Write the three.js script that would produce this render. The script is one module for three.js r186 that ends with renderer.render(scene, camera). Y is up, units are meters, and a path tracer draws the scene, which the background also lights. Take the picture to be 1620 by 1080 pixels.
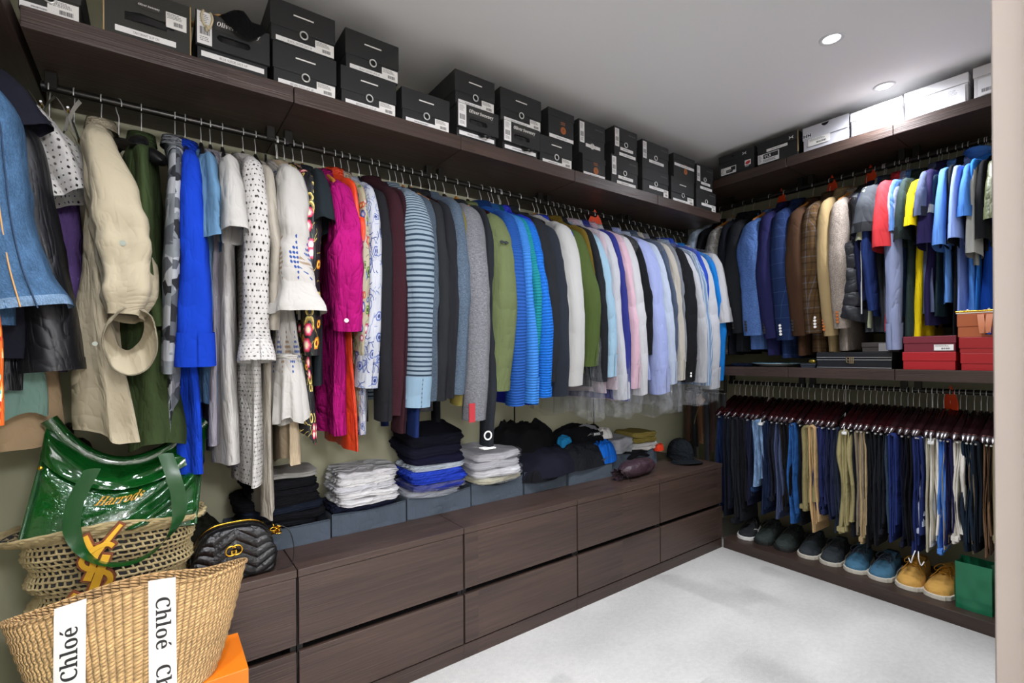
import * as THREE from 'three';
import { RoundedBoxGeometry } from 'three/addons/geometries/RoundedBoxGeometry.js';
import { mergeGeometries, mergeVertices } from 'three/addons/utils/BufferGeometryUtils.js';
import { RectAreaLightUniformsLib } from 'three/addons/lights/RectAreaLightUniformsLib.js';

// ------------------------------------------------------------------ camera, light, exposure
const scene = new THREE.Scene();
const renderer = new THREE.WebGLRenderer({ antialias: true });
renderer.toneMapping = THREE.LinearToneMapping;
renderer.toneMappingExposure = 0.485;
renderer.shadowMap.enabled = true;
RectAreaLightUniformsLib.init();
const camera = new THREE.PerspectiveCamera(70.03, 1620 / 1080, 0.05, 30);
camera.rotation.order = 'YXZ';
camera.position.set(2.24, 1.25, 0);
camera.rotation.set(0, 0.93692, -0.00713);
camera.setViewOffset(1620, 1080, 0, -20.6, 1620, 1080);
scene.add(camera);
scene.background = new THREE.Color(0x000000);
const LAMP_X = 1.4, LAMP_Z = [-2.9, -2.28, -1.66, -1.04, -0.42, 0.2];   // downlights along the closet; the nearer ones are unseen, lighting the clothes
const CEIL = 2.555, LAMP_POWER = 16, UNSEEN_HALL_POWER = 25, LAMP_COLOR = 0xf3f6ff;

// ------------------------------------------------------------------ random numbers and noise
function rng(seed) { let s = (seed * 2654435761) >>> 0 || 1; return () => { s ^= s << 13; s >>>= 0; s ^= s >>> 17; s ^= s << 5; s >>>= 0; return s / 4294967296; }; }
function hash3(x, y, z) { let h = (x * 374761393 + y * 668265263 + z * 2147483647) | 0; h = Math.imul(h ^ (h >>> 13), 1274126177); return ((h ^ (h >>> 16)) >>> 0) / 4294967296; }
const fade = t => t * t * (3 - 2 * t), mix = (a, b, t) => a + (b - a) * t, clamp = (x, a = 0, b = 1) => Math.min(b, Math.max(a, x));
const sstep = (a, b, x) => fade(clamp((x - a) / (b - a)));
function noise(x, y, z = 0, per = 0) {           // -1 .. 1, optionally periodic in x and y
  const xi = Math.floor(x), yi = Math.floor(y), zi = Math.floor(z), fx = fade(x - xi), fy = fade(y - yi), fz = fade(z - zi);
  const w = v => per ? ((v % per) + per) % per : v;
  const a = (i, j, k) => hash3(w(xi + i), w(yi + j), zi + k);
  return 2 * mix(mix(mix(a(0, 0, 0), a(1, 0, 0), fx), mix(a(0, 1, 0), a(1, 1, 0), fx), fy), mix(mix(a(0, 0, 1), a(1, 0, 1), fx), mix(a(0, 1, 1), a(1, 1, 1), fx), fy), fz) - 1;
}
const sgnpow = (v, p) => Math.sign(v) * Math.pow(Math.abs(v), p);

// ------------------------------------------------------------------ textures
function dataTex(n, fn, srgb = false) {
  const d = new Uint8Array(n * n * 4);
  for (let y = 0; y < n; y++) for (let x = 0; x < n; x++) {
    const v = fn(x / n, y / n), i = (y * n + x) * 4;
    if (typeof v === 'number') d[i] = d[i + 1] = d[i + 2] = clamp(v) * 255; else { d[i] = clamp(v[0]) * 255; d[i + 1] = clamp(v[1]) * 255; d[i + 2] = clamp(v[2]) * 255; }
    d[i + 3] = 255;
  }
  const t = new THREE.DataTexture(d, n, n); t.wrapS = t.wrapT = THREE.RepeatWrapping; t.magFilter = THREE.LinearFilter; t.minFilter = THREE.LinearMipmapLinearFilter; t.generateMipmaps = true;
  if (srgb) t.colorSpace = THREE.SRGBColorSpace; t.needsUpdate = true; return t;
}
function canvasTex(w, h, draw) {
  const c = document.createElement('canvas'); c.width = w; c.height = h; const g = c.getContext('2d'); draw(g, w, h);
  const t = new THREE.CanvasTexture(c); t.colorSpace = THREE.SRGBColorSpace; t.wrapS = t.wrapT = THREE.RepeatWrapping; t.anisotropy = 8; return t;
}
function sized(t, w, h = w) { const c = t.clone(); c.repeat.set(1 / w, 1 / h); c.needsUpdate = true; return c; }    // uv is in metres
const T = {};
T.wrinkle = dataTex(384, (u, v) => { const wx = 0.7 * noise(u * 3, v * 3, 9, 3), wy = 0.7 * noise(u * 3, v * 3, 19, 3); let s = 0; for (const [f, a] of [[3, 0.5], [6, 0.32], [12, 0.18], [24, 0.08]]) s += a * Math.pow(1 - Math.abs(noise(u * f + wx, v * f + wy, f, f)), 2); return s * 0.8; });
T.weave = dataTex(128, (u, v) => 0.5 + 0.25 * Math.sin(u * 32 * 2 * Math.PI) * Math.sin(v * 32 * 2 * Math.PI) + 0.2 * noise(u * 32, v * 32, 3, 32));
T.knit = dataTex(128, (u, v) => { const c = (u * 16) % 1, r = (v * 12 + Math.abs(c - 0.5)) % 1; return 0.3 + 0.5 * Math.sin(r * Math.PI) + 0.2 * noise(u * 32, v * 32, 5, 32); });
T.rib = dataTex(64, (u, v) => 0.5 + 0.5 * Math.sin(v * 2 * Math.PI * 8));
T.carpet = dataTex(256, (u, v) => 0.5 + 0.3 * noise(u * 64, v * 64, 1, 64) + 0.2 * noise(u * 128, v * 128, 2, 128));
T.carpetMap = dataTex(512, (u, v) => { const a = noise(u * 5, v * 5, 3, 5) + 0.5 * noise(u * 11, v * 11, 4, 11), b = sstep(0.25, 0.7, noise(u * 4 + 0.8 * noise(u * 8, v * 8, 7, 8), v * 9, 6, 36)), n = noise(u * 120, v * 120, 8, 120);  // patches paint the shading of brushed pile into the colour
  const k = 0.715 + 0.035 * a - 0.06 * b + 0.014 * n; return [k, k * 0.99, k * 0.965]; }, true);
T.wood = dataTex(512, (u, v) => {               // dark wenge, grain along u
  const n = noise(u * 3, v * 40, 1, 120) * 0.5 + noise(u * 6, v * 90, 2, 180) * 0.3 + noise(u * 12, v * 200, 4, 400) * 0.25, b = noise(u * 2, v * 3, 5, 6);
  const k = 0.212 + 0.045 * n + 0.025 * b; return [k * 1.07, k * 0.82, k * 0.70]; }, true);
T.woodBump = dataTex(512, (u, v) => 0.5 + 0.3 * noise(u * 6, v * 120, 2, 240) + 0.25 * noise(u * 14, v * 240, 4, 480));
const strawH = (u, v) => { const c = (u * 16) % 1, k = Math.floor(u * 16), r = (v * 22 + (k % 2) * 0.5 + (c - 0.5) * 0.7) % 1, q = r < 0 ? r + 1 : r; return Math.pow(Math.sin(c * Math.PI), 0.6) * (0.35 + 0.65 * Math.pow(Math.sin(q * Math.PI), 0.7)); };
T.straw = dataTex(352, (u, v) => 0.1 + 0.75 * strawH(u, v) + 0.1 * noise(u * 64, v * 64, 6, 64));
T.strawMap = dataTex(352, (u, v) => { const k = 0.60 + 0.24 * strawH(u, v) + 0.08 * noise(u * 32, v * 44, 6, 352) + 0.05 * noise(u * 4, v * 4, 2, 4); return [k * 0.98, k * 0.79, k * 0.53]; }, true);  // weave grooves are darkened in the colour, painting their shade
T.heather = dataTex(256, (u, v) => { const k = 0.86 + 0.12 * noise(u * 24, v * 96, 1, 96) + 0.08 * noise(u * 90, v * 90, 2, 90); return [k, k, k]; }, true);
T.denim = dataTex(256, (u, v) => { const k = 0.82 + 0.10 * noise(u * 5, v * 5, 1, 5) + 0.10 * noise(u * 100, v * 60, 2, 300) + 0.06 * noise(u * 128, v * 20, 3, 640); return [k, k, k]; }, true);
const P = {};      // printed cloths
P.stripe = canvasTex(64, 128, (g, w, h) => { g.fillStyle = '#a3b6c2'; g.fillRect(0, 0, w, h); g.fillStyle = '#34475a'; for (let i = 0; i < 8; i++) g.fillRect(0, i * 16, w, 6); });
P.camo = canvasTex(512, 512, (g, w, h) => { const r = rng(11); g.fillStyle = '#9aa0a4'; g.fillRect(0, 0, w, h);
  for (const [c, n, s] of [['#c9ccd0', 24, 70], ['#6c7076', 20, 55], ['#393a3d', 16, 40]]) for (let i = 0; i < n; i++) { g.fillStyle = c; const x = r() * w, y = r() * h; g.beginPath(); for (let k = 0; k < 9; k++) { const a = k / 9 * 6.283, q = s * (0.4 + r()); const X = x + Math.cos(a) * q * 1.3, Y = y + Math.sin(a) * q * 0.6; k ? g.lineTo(X, Y) : g.moveTo(X, Y); } g.fill(); } });
const bloom = (g, x, y, s, cols, r) => { for (let k = 0; k < cols.length; k++) { g.fillStyle = cols[k]; const q = s * (1 - k / cols.length * 0.85), n = 6; for (let i = 0; i < n; i++) { const a = i / n * 6.283 + k; g.beginPath(); g.arc(x + Math.cos(a) * q * 0.5, y + Math.sin(a) * q * 0.5, q * 0.5, 0, 7); g.fill(); } } };
const sprig = (g, x, y, s, c, r) => { g.strokeStyle = c; g.lineWidth = Math.max(2, s * 0.07); let a = r() * 6.28; g.beginPath(); g.moveTo(x, y); for (let i = 0; i < 8; i++) { a += (r() - 0.4) * 1.3; x += Math.cos(a) * s * 0.2; y += Math.sin(a) * s * 0.2; g.lineTo(x, y); } g.stroke(); };
P.floral = canvasTex(512, 512, (g, w, h) => { const r = rng(21); g.fillStyle = '#17181b'; g.fillRect(0, 0, w, h);
  for (let i = 0; i < 70; i++) sprig(g, r() * w, r() * h, 40 + r() * 30, ['#b09a4a', '#8f7c35', '#cbb765', '#35552f'][i % 4], r);
  for (let i = 0; i < 20; i++) bloom(g, r() * w, r() * h, 20 + r() * 18, [['#b01c3c', '#e0587a', '#f2b9b4', '#f6e6c0'], ['#c9761c', '#eec04a', '#7a2d14'], ['#d6c16b', '#8a7330', '#171717']][i % 3], r); });
P.gold = canvasTex(256, 256, (g, w, h) => { const r = rng(22); g.fillStyle = '#c6ad5c'; g.fillRect(0, 0, w, h); for (let i = 0; i < 60; i++) sprig(g, r() * w, r() * h, 30, ['#1b1a17', '#7f6a2c', '#e9dca0'][i % 3], r); });
P.multi = canvasTex(512, 512, (g, w, h) => { const r = rng(31); g.fillStyle = '#c9bfa0'; g.fillRect(0, 0, w, h);
  for (let i = 0; i < 60; i++) bloom(g, r() * w, r() * h, 14 + r() * 18, [['#d0402c', '#f08a3c', '#f7d9a0'], ['#27408f', '#6f8fd8', '#e8ecf5'], ['#4f7a34', '#a8c35c', '#20301a'], ['#b02050', '#ee9ab0', '#fff']][i % 4], r); for (let i = 0; i < 50; i++) sprig(g, r() * w, r() * h, 40, ['#241f1f', '#e2552f', '#3c5a2a'][i % 3], r); });
P.scarf = canvasTex(512, 512, (g, w, h) => { const r = rng(33); g.fillStyle = '#e4e6dc'; g.fillRect(0, 0, w, h); g.lineWidth = 9; for (let i = 0; i < 40; i++) { g.strokeStyle = '#15161a'; const y = i * 13; g.beginPath(); for (let x = 0; x <= w; x += 12) g.lineTo(x, y + 16 * Math.sin(x * 0.03 + i)); i % 2 && g.stroke(); }
  for (let i = 0; i < 26; i++) bloom(g, r() * w, r() * h, 24 + r() * 20, [['#27348f', '#3a62e0', '#0d1550'], ['#3d7a24', '#9ccf4a', '#e9f3b0'], ['#c9b23a', '#f0e39a', '#566b22']][i % 3], r); });
P.blueprint = canvasTex(512, 512, (g, w, h) => { const r = rng(41); g.fillStyle = '#dfe3ec'; g.fillRect(0, 0, w, h); for (let i = 0; i < 90; i++) sprig(g, r() * w, r() * h, 70, ['#4a60ad', '#7c90cc', '#33468f', '#98a8d8'][i % 4], r); for (let i = 0; i < 14; i++) bloom(g, r() * w, r() * h, 26, ['#5a70bb', '#c9d2ea', '#33468f'], r); });
P.orange = canvasTex(256, 256, (g, w, h) => { const r = rng(43); g.fillStyle = '#d2601e'; g.fillRect(0, 0, w, h); for (let i = 0; i < 20; i++) bloom(g, r() * w, r() * h, 26, [['#f3b04a', '#fbe3b0'], ['#7fb9a8', '#dff0e6'], ['#b5341a', '#f08a3c']][i % 3], r); });
P.embroid = canvasTex(512, 512, (g, w, h) => { g.fillStyle = '#eceae6'; g.fillRect(0, 0, w, h);
  const leaf = (x, y, c, s) => { g.fillStyle = c; for (let i = 0; i < 9; i++) for (let j = -2; j <= 2; j++) { if (Math.abs(j) > 2.6 - Math.abs(i - 4) * 0.6) continue; g.beginPath(); g.ellipse(x + j * s * 0.8, y + (i - 4) * s, s * 0.36, s * 0.28, j * 0.5, 0, 7); g.fill(); } };
  for (let i = 0; i < 7; i++) leaf(i * 85 + 2, 158, ['#3f62b4', '#b0916c', '#4b6cbb', '#b99a76'][i % 6 % 4], 14); });
P.plaid = canvasTex(256, 256, (g, w, h) => { g.fillStyle = '#6d5335'; g.fillRect(0, 0, w, h); g.globalAlpha = 0.45; for (let i = 0; i < 4; i++) { g.fillStyle = ['#8c98b8', '#4b3520', '#a2793f', '#3b2c1d'][i]; g.fillRect(i * 64 + 8, 0, [14, 26, 10, 18][i], h); g.fillRect(0, i * 64 + 8, w, [10, 22, 8, 16][i]); } });
P.greycheck = canvasTex(256, 256, (g, w, h) => { g.fillStyle = '#77756f'; g.fillRect(0, 0, w, h); const r = rng(5); for (let i = 0; i < 5000; i++) { g.fillStyle = i % 2 ? '#8b8983' : '#62605b'; g.fillRect(r() * w, r() * h, 3, 3); } g.fillStyle = '#b3b1aa'; for (const x of [20, 34, 148, 162]) { g.fillRect(x, 0, 4, h); g.fillRect(0, x, w, 4); } });
P.bluecheck = canvasTex(256, 256, (g, w, h) => { g.fillStyle = '#2a3f70'; g.fillRect(0, 0, w, h); g.fillStyle = '#56709f'; for (const x of [60, 188]) { g.fillRect(x, 0, 3, h); g.fillRect(0, x, w, 3); } });
P.tweed = canvasTex(256, 256, (g, w, h) => { g.fillStyle = '#80756a'; g.fillRect(0, 0, w, h); const r = rng(8); for (let i = 0; i < 9000; i++) { g.fillStyle = ['#9a9086', '#6a5f56', '#b0a69a', '#574d46'][i % 4]; g.fillRect(r() * w, r() * h, 2, 5); } });
P.eyelet = canvasTex(256, 256, (g, w, h) => { g.fillStyle = '#fff'; g.fillRect(0, 0, w, h); g.fillStyle = '#000'; for (let i = 0; i < 8; i++) for (let j = 0; j < 8; j++) { const x = i * 32 + (j % 2) * 16 + 8, y = j * 32 + 16; g.beginPath(); g.ellipse(x, y, (i + j) % 3 ? 5 : 8, (i + j) % 3 ? 4 : 7, 0.4 * i, 0, 7); g.fill(); } });
P.eyelet.colorSpace = THREE.NoColorSpace;
P.bluestripe = canvasTex(64, 64, (g, w, h) => { g.fillStyle = '#dfe7f0'; g.fillRect(0, 0, w, h); g.fillStyle = '#8fb4de'; g.fillRect(0, 0, 34, h); });

// ------------------------------------------------------------------ materials
const matCache = new Map();
function std(hex, rough = 0.8, extra = {}) {
  const key = extra.key || hex + '/' + rough + '/' + Object.keys(extra).map(k => k + (extra[k]?.uuid ?? extra[k])).join();
  if (!matCache.has(key)) { const e = { ...extra }; delete e.key; const phys = ['clearcoat', 'transmission', 'sheen', 'specularIntensity'].some(k => k in e);
    matCache.set(key, new (phys ? THREE.MeshPhysicalMaterial : THREE.MeshStandardMaterial)({ color: hex, roughness: rough, side: THREE.DoubleSide, ...e })); }
  return matCache.get(key);
}
const FAB = {   // fabric finish: bump texture, its size in metres, its depth in metres, roughness
  cotton: [sized(T.wrinkle, 0.34, 0.6), 0.014, 0.9], linen: [sized(T.wrinkle, 0.3, 0.5), 0.011, 0.92], crush: [sized(T.wrinkle, 0.15, 0.34), 0.022, 0.85], knit: [sized(T.knit, 0.03), 0.0025, 0.95], rib: [sized(T.rib, 0.075), 0.0025, 0.75],
  wool: [sized(T.wrinkle, 0.4, 0.6), 0.006, 0.95], nylon: [sized(T.wrinkle, 0.2, 0.3), 0.010, 0.5], silk: [sized(T.wrinkle, 0.2, 0.5), 0.010, 0.45], plain: [sized(T.wrinkle, 0.5, 0.9), 0.012, 0.9],
};
const MAPS = { heather: sized(T.heather, 0.12), denim: sized(T.denim, 0.15), stripe: sized(P.stripe, 0.05, 0.105), camo: sized(P.camo, 0.36), floral: sized(P.floral, 0.30), gold: sized(P.gold, 0.14), multi: sized(P.multi, 0.26), scarf: sized(P.scarf, 0.24), blueprint: sized(P.blueprint, 0.26),
  orange: sized(P.orange, 0.2), embroid: sized(P.embroid, 0.3, 0.6), plaid: sized(P.plaid, 0.10), greycheck: sized(P.greycheck, 0.13), bluecheck: sized(P.bluecheck, 0.11), tweed: sized(P.tweed, 0.09), bluestripe: sized(P.bluestripe, 0.016) };
const EYELET = sized(P.eyelet, 0.11);
function cloth(spec) {            // 'hex fabric [map]'
  const [hex, fab = 'cotton', map] = spec.split(' '), f = FAB[fab];
  const e = { key: spec, bumpMap: f[0], bumpScale: f[1] };
  if (map === 'eyelet') { e.alphaMap = EYELET; e.alphaTest = 0.5; } else if (map) e.map = MAPS[map];
  const c = new THREE.Color(hex), k = 0.62 + 0.38 * Math.max(c.r, c.g, c.b); c.multiplyScalar(k); const m = std(c, f[2], { ...e, sheen: 0.0, specularIntensity: fab === 'silk' || fab === 'nylon' ? 0.8 : 0.25 }); return m;
}
const M = {
  wood: std(0xffffff, 0.42, { key: 'wood', map: sized(T.wood, 0.9, 0.45), bumpMap: sized(T.woodBump, 0.9, 0.45), bumpScale: 0.0007 }),
  woodEdge: std(0x6b5750, 0.4), gap: std(0x0d0a0a, 0.7),
  wall: std(0xa09f84, 0.92), wallWhite: std(0xd8d4cc, 0.9), ceiling: std(0xf0efee, 0.95),
  jamb: std(0x7a726a, 0.7), carpet: std(0xffffff, 1, { key: 'carpet', map: sized(T.carpetMap, 1.6), bumpMap: sized(T.carpet, 0.12), bumpScale: 0.0025 }),
  rod: std(0x24221d, 0.3, { metalness: 0.5 }), chrome: std(0xd6d6d2, 0.3, { metalness: 0.55 }), brass: std(0xb98f2e, 0.25, { metalness: 1 }), gold: std(0xd8a83a, 0.25, { metalness: 1 }),
  blackPlastic: std(0x0c0c0d, 0.35), wireWhite: std(0xd8d8d4, 0.4), hangWood: std(0xb9772a, 0.45), hangPale: std(0xc9a24a, 0.5),
  mahogany: std(0x22070a, 0.2, { clearcoat: 0.7, clearcoatRoughness: 0.12 }), mahoganyDark: std(0x180609, 0.25, { clearcoat: 0.6, clearcoatRoughness: 0.15 }), mahoganyBrown: std(0x241013, 0.25, { clearcoat: 0.6, clearcoatRoughness: 0.15 }),
  film: std(0xb9bdc2, 0.14, { key: 'film', transparent: true, opacity: 0.13, depthWrite: false, bumpMap: sized(T.wrinkle, 0.12, 0.2), bumpScale: 0.04, specularIntensity: 1.6, ior: 1.7 }),
  orangeTag: std(0xd2400f, 0.6), card: std(0xe8e6e0, 0.7), boxBlack: std(0x1c1d1d, 0.62), boxOlive: std(0x2a2a25, 0.65), darkInside: std(0x070707, 0.9), cardBrown: std(0xa98f62, 0.8), boxWhite: std(0xe2e1e2, 0.6), button: std(0xe9e6e0, 0.35), buttonDark: std(0x2a2523, 0.3), buttonTan: std(0xa8602a, 0.3),  // the near-black inside colour paints the shade in holes and slots
};
// ------------------------------------------------------------------ object helpers
const used = new Map();
function numbered(n) { const k = used.get(n) || 0; used.set(n, k + 1); return k ? `${n}_${String(k).padStart(3, '0')}` : n; }
function thing(name, label, category, group) { const o = new THREE.Group(); o.name = numbered(name); o.userData = { label, category }; if (group) o.userData.group = group; scene.add(o); return o; }
function part(parent, name, geo, mat, label) { const m = new THREE.Mesh(geo, mat); m.name = name; m.castShadow = m.receiveShadow = true; if (label) m.userData.label = label; parent.add(m); return m; }
function struct(name, geo, mat, parent = scene) { const m = part(parent, parent === scene ? numbered(name) : name, geo, mat); if (parent === scene) m.userData.kind = 'structure'; return m; }
function boxUV(g, grain = 'z') {   // uv in metres, u along the grain axis
  const p = g.attributes.position, n = g.attributes.normal, uv = new Float32Array(p.count * 2);
  for (let i = 0; i < p.count; i++) { const a = [Math.abs(n.getX(i)), Math.abs(n.getY(i)), Math.abs(n.getZ(i))], c = { x: p.getX(i), y: p.getY(i), z: p.getZ(i) };
    const k = a[0] >= a[1] && a[0] >= a[2] ? ['y', 'z'] : a[1] >= a[2] ? ['x', 'z'] : ['x', 'y'];
    const [u, v] = k[0] === grain ? k : [k[1], k[0]]; uv[2 * i] = c[u] + c.x * 0.37; uv[2 * i + 1] = c[v] + c.y * 0.13; }
  g.setAttribute('uv', new THREE.BufferAttribute(uv, 2)); return g;
}
function box(x0, x1, y0, y1, z0, z1, r = 0.0015, grain = 'z') {
  const w = Math.abs(x1 - x0), h = Math.abs(y1 - y0), d = Math.abs(z1 - z0);
  let g = r > 0 ? new RoundedBoxGeometry(w, h, d, 2, Math.min(r, w / 2.1, h / 2.1, d / 2.1)) : new THREE.BoxGeometry(w, h, d);
  g.translate((x0 + x1) / 2, (y0 + y1) / 2, (z0 + z1) / 2); return boxUV(g, grain);
}
function grid(nu, nv, fn, closedU = false) {   // fn(u, v) -> [x, y, z, tu, tv]
  const pos = [], uv = [], idx = [], W = nu + 1;
  for (let j = 0; j <= nv; j++) for (let i = 0; i <= nu; i++) { const p = fn(i / nu, j / nv); pos.push(p[0], p[1], p[2]); uv.push(p[3] ?? i / nu, p[4] ?? j / nv); }
  for (let j = 0; j < nv; j++) for (let i = 0; i < nu; i++) { const a = j * W + i; idx.push(a, a + W, a + 1, a + 1, a + W, a + W + 1); }
  const g = new THREE.BufferGeometry(); g.setAttribute('position', new THREE.Float32BufferAttribute(pos, 3)); g.setAttribute('uv', new THREE.Float32BufferAttribute(uv, 2)); g.setIndex(idx); g.computeVertexNormals();
  if (closedU) { const n = g.attributes.normal; for (let j = 0; j <= nv; j++) { const a = j * W, b = a + nu, v = new THREE.Vector3(n.getX(a) + n.getX(b), n.getY(a) + n.getY(b), n.getZ(a) + n.getZ(b)).normalize(); n.setXYZ(a, v.x, v.y, v.z); n.setXYZ(b, v.x, v.y, v.z); } }
  return g;
}
const V = (x, y, z) => new THREE.Vector3(x, y, z);
function tube(pts, r, seg = 24, rad = 6, closed = false) { return new THREE.TubeGeometry(new THREE.CatmullRomCurve3(pts.map(p => p.isVector3 ? p : V(...p)), closed, 'centripetal'), seg, r, rad, closed); }
function cyl(a, b, r, n = 12, r2 = r) { const A = V(...a), B = V(...b), d = B.clone().sub(A), g = new THREE.CylinderGeometry(r2, r, d.length(), n); g.applyQuaternion(new THREE.Quaternion().setFromUnitVectors(V(0, 1, 0), d.clone().normalize())); g.translate((A.x + B.x) / 2, (A.y + B.y) / 2, (A.z + B.z) / 2); return g; }
const merge = gs => { gs = gs.map(g => { const q = g.index ? g.toNonIndexed() : g.clone(); for (const k of Object.keys(q.attributes)) if (!['position', 'normal', 'uv'].includes(k)) q.deleteAttribute(k); return q; }); return mergeGeometries(gs); };
const move = (g, x, y, z) => g.translate(x, y, z);
const ordinal = n => ['', 'first', 'second', 'third', 'fourth', 'fifth', 'sixth', 'seventh', 'eighth', 'ninth', 'tenth', 'eleventh', 'twelfth', 'thirteenth', 'fourteenth', 'fifteenth', 'sixteenth', 'seventeenth', 'eighteenth', 'nineteenth', 'twentieth'][n] || (n % 10 === 0 ? ({ 30: 'thirtieth', 40: 'fortieth', 50: 'fiftieth' })[n] : ({ 2: 'twenty', 3: 'thirty', 4: 'forty', 5: 'fifty' })[Math.floor(n / 10)] + '-' + ordinal(n % 10));
function decal(parent, name, w, h, tex, p, rot, label) {   // a printed label or sticker: a thin card
  const g = new THREE.PlaneGeometry(w, h); const m = part(parent, name, g, std(0xffffff, 0.6, { map: tex, key: 'decal' + tex.uuid }), label); m.position.set(...p); m.rotation.set(...rot); return m;
}

// ------------------------------------------------------------------ the room
struct('floor', box(-0.1, 4.3, -0.1, 0, -3.6, 1.1, 0, 'x'), M.carpet);
struct('ceiling', box(-0.1, 4.3, CEIL, CEIL + 0.1, -3.6, 1.1, 0), M.ceiling);
struct('wall_left', box(-0.1, 0, 0, CEIL, -3.6, 1.1, 0), M.wall);
struct('wall_back', box(0, 2.32, 0, CEIL, -3.6, -3.48, 0), M.wall);
struct('wall_front', box(0, 2.32, 0, CEIL, 0.84, 0.94, 0), M.wall);
struct('wall_right', merge([box(2.13, 2.3, 0, CEIL, -3.48, -0.79, 0), box(2.13, 2.3, 0, CEIL, 0.25, 0.84, 0), box(2.13, 2.3, 2.1, CEIL, -0.79, 0.25, 0)]), M.wallWhite);
{ const d = thing('door_1', 'painted off-white door jamb at the right edge of the picture', 'door frame'); d.userData = { kind: 'structure' };
  struct('door_jamb', box(2.118, 2.312, 0, 2.1, -0.795, -0.765, 0.002, 'y'), M.jamb, d); struct('door_stop', box(2.165, 2.21, 0, 2.1, -0.765, -0.752, 0.002, 'y'), M.jamb, d);
  struct('door_jamb', box(2.118, 2.312, 0, 2.1, 0.22, 0.25, 0.002, 'y'), M.jamb, d); struct('door_head', box(2.118, 2.312, 2.06, 2.1, -0.765, 0.22, 0.002, 'z'), M.jamb, d); }
struct('wall_unseen_hall_far', box(4.2, 4.3, 0, CEIL, -1.9, 1.1, 0), M.wallWhite);  // unseen hall around the lamps, white to bounce light into the closet
struct('wall_unseen_hall_left', box(2.3, 4.2, 0, CEIL, -2.0, -1.9, 0), M.wallWhite);
struct('wall_unseen_hall_right', box(2.3, 4.2, 0, CEIL, 1.0, 1.1, 0), M.wallWhite);
// panel joints of the back panel behind the left rail
for (const z of [-0.38, -1.02, -1.66, -2.3]) struct('trim_panel_joint', box(0, 0.004, 0.55, 2.09, z - 0.004, z + 0.004, 0), M.gap);

// downlights: a lens that glows, a trim ring and the light just in front of it
LAMP_Z.forEach((z, i) => {
  const t = thing('downlight', i === 0 ? 'round recessed ceiling downlight close above the white shoe boxes' : i === 1 ? 'bright round recessed downlight in the open middle of the ceiling' : `unseen round recessed ceiling downlight, ${ordinal(i + 1)} from the far wall`, 'downlight', 'recessed downlights');
  t.position.set(LAMP_X, CEIL, z);
  const ring = new THREE.LatheGeometry([[0.032, 0.0], [0.034, -0.004], [0.044, -0.005], [0.046, 0]].map(p => new THREE.Vector2(...p)), 32);
  part(t, 'trim_ring', ring, M.boxWhite);
  const lens = new THREE.CylinderGeometry(0.031, 0.031, 0.003, 24); lens.translate(0, -0.002, 0);
  part(t, 'lens', lens, std(0xffffff, 0.5, { key: 'lens', emissive: LAMP_COLOR, emissiveIntensity: 6 }));
  const s = new THREE.SpotLight(LAMP_COLOR, i ? LAMP_POWER : LAMP_POWER * 1.25, 0, i ? 1.2 : 1.5, 1, 2); s.position.set(0, -0.012, 0); s.target.position.set(0, -1, 0); s.castShadow = true; s.shadow.radius = 3; s.name = 'lamp_light'; t.add(s); t.add(s.target);
});
[[3.3, -0.3], [3.3, 0.6]].forEach(([x, z], i) => { const t = thing('unseen_hall_lamp', i ? 'unseen round hall pendant lamp farther from the closet door' : 'unseen round hall pendant lamp opposite the closet door', 'ceiling lamp'); t.position.set(x, CEIL, z);  // unseen hall lamps, out of view, lighting the closet through the doorway
  const g = new THREE.SphereGeometry(0.13, 24, 10, 0, 6.2832, Math.PI / 2, Math.PI / 2); g.scale(1, 0.45, 1); g.translate(0, -0.5, 0); part(t, 'pendant_rod', cyl([0, 0, 0], [0, -0.5, 0], 0.006), M.rod); part(t, 'shade', g, std(0xffffff, 0.5, { key: 'hall', emissive: 0xf6f6ff, emissiveIntensity: 4 }));
  part(t, 'rim', new THREE.CylinderGeometry(0.14, 0.14, 0.012, 32).translate(0, -0.006, 0), M.boxWhite);
  const l = new THREE.PointLight(0xf6f6ff, UNSEEN_HALL_POWER, 0, 2); l.position.set(0, -0.62, 0); l.castShadow = true; l.shadow.radius = 8; l.name = 'unseen_hall_light'; t.add(l); });

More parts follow.
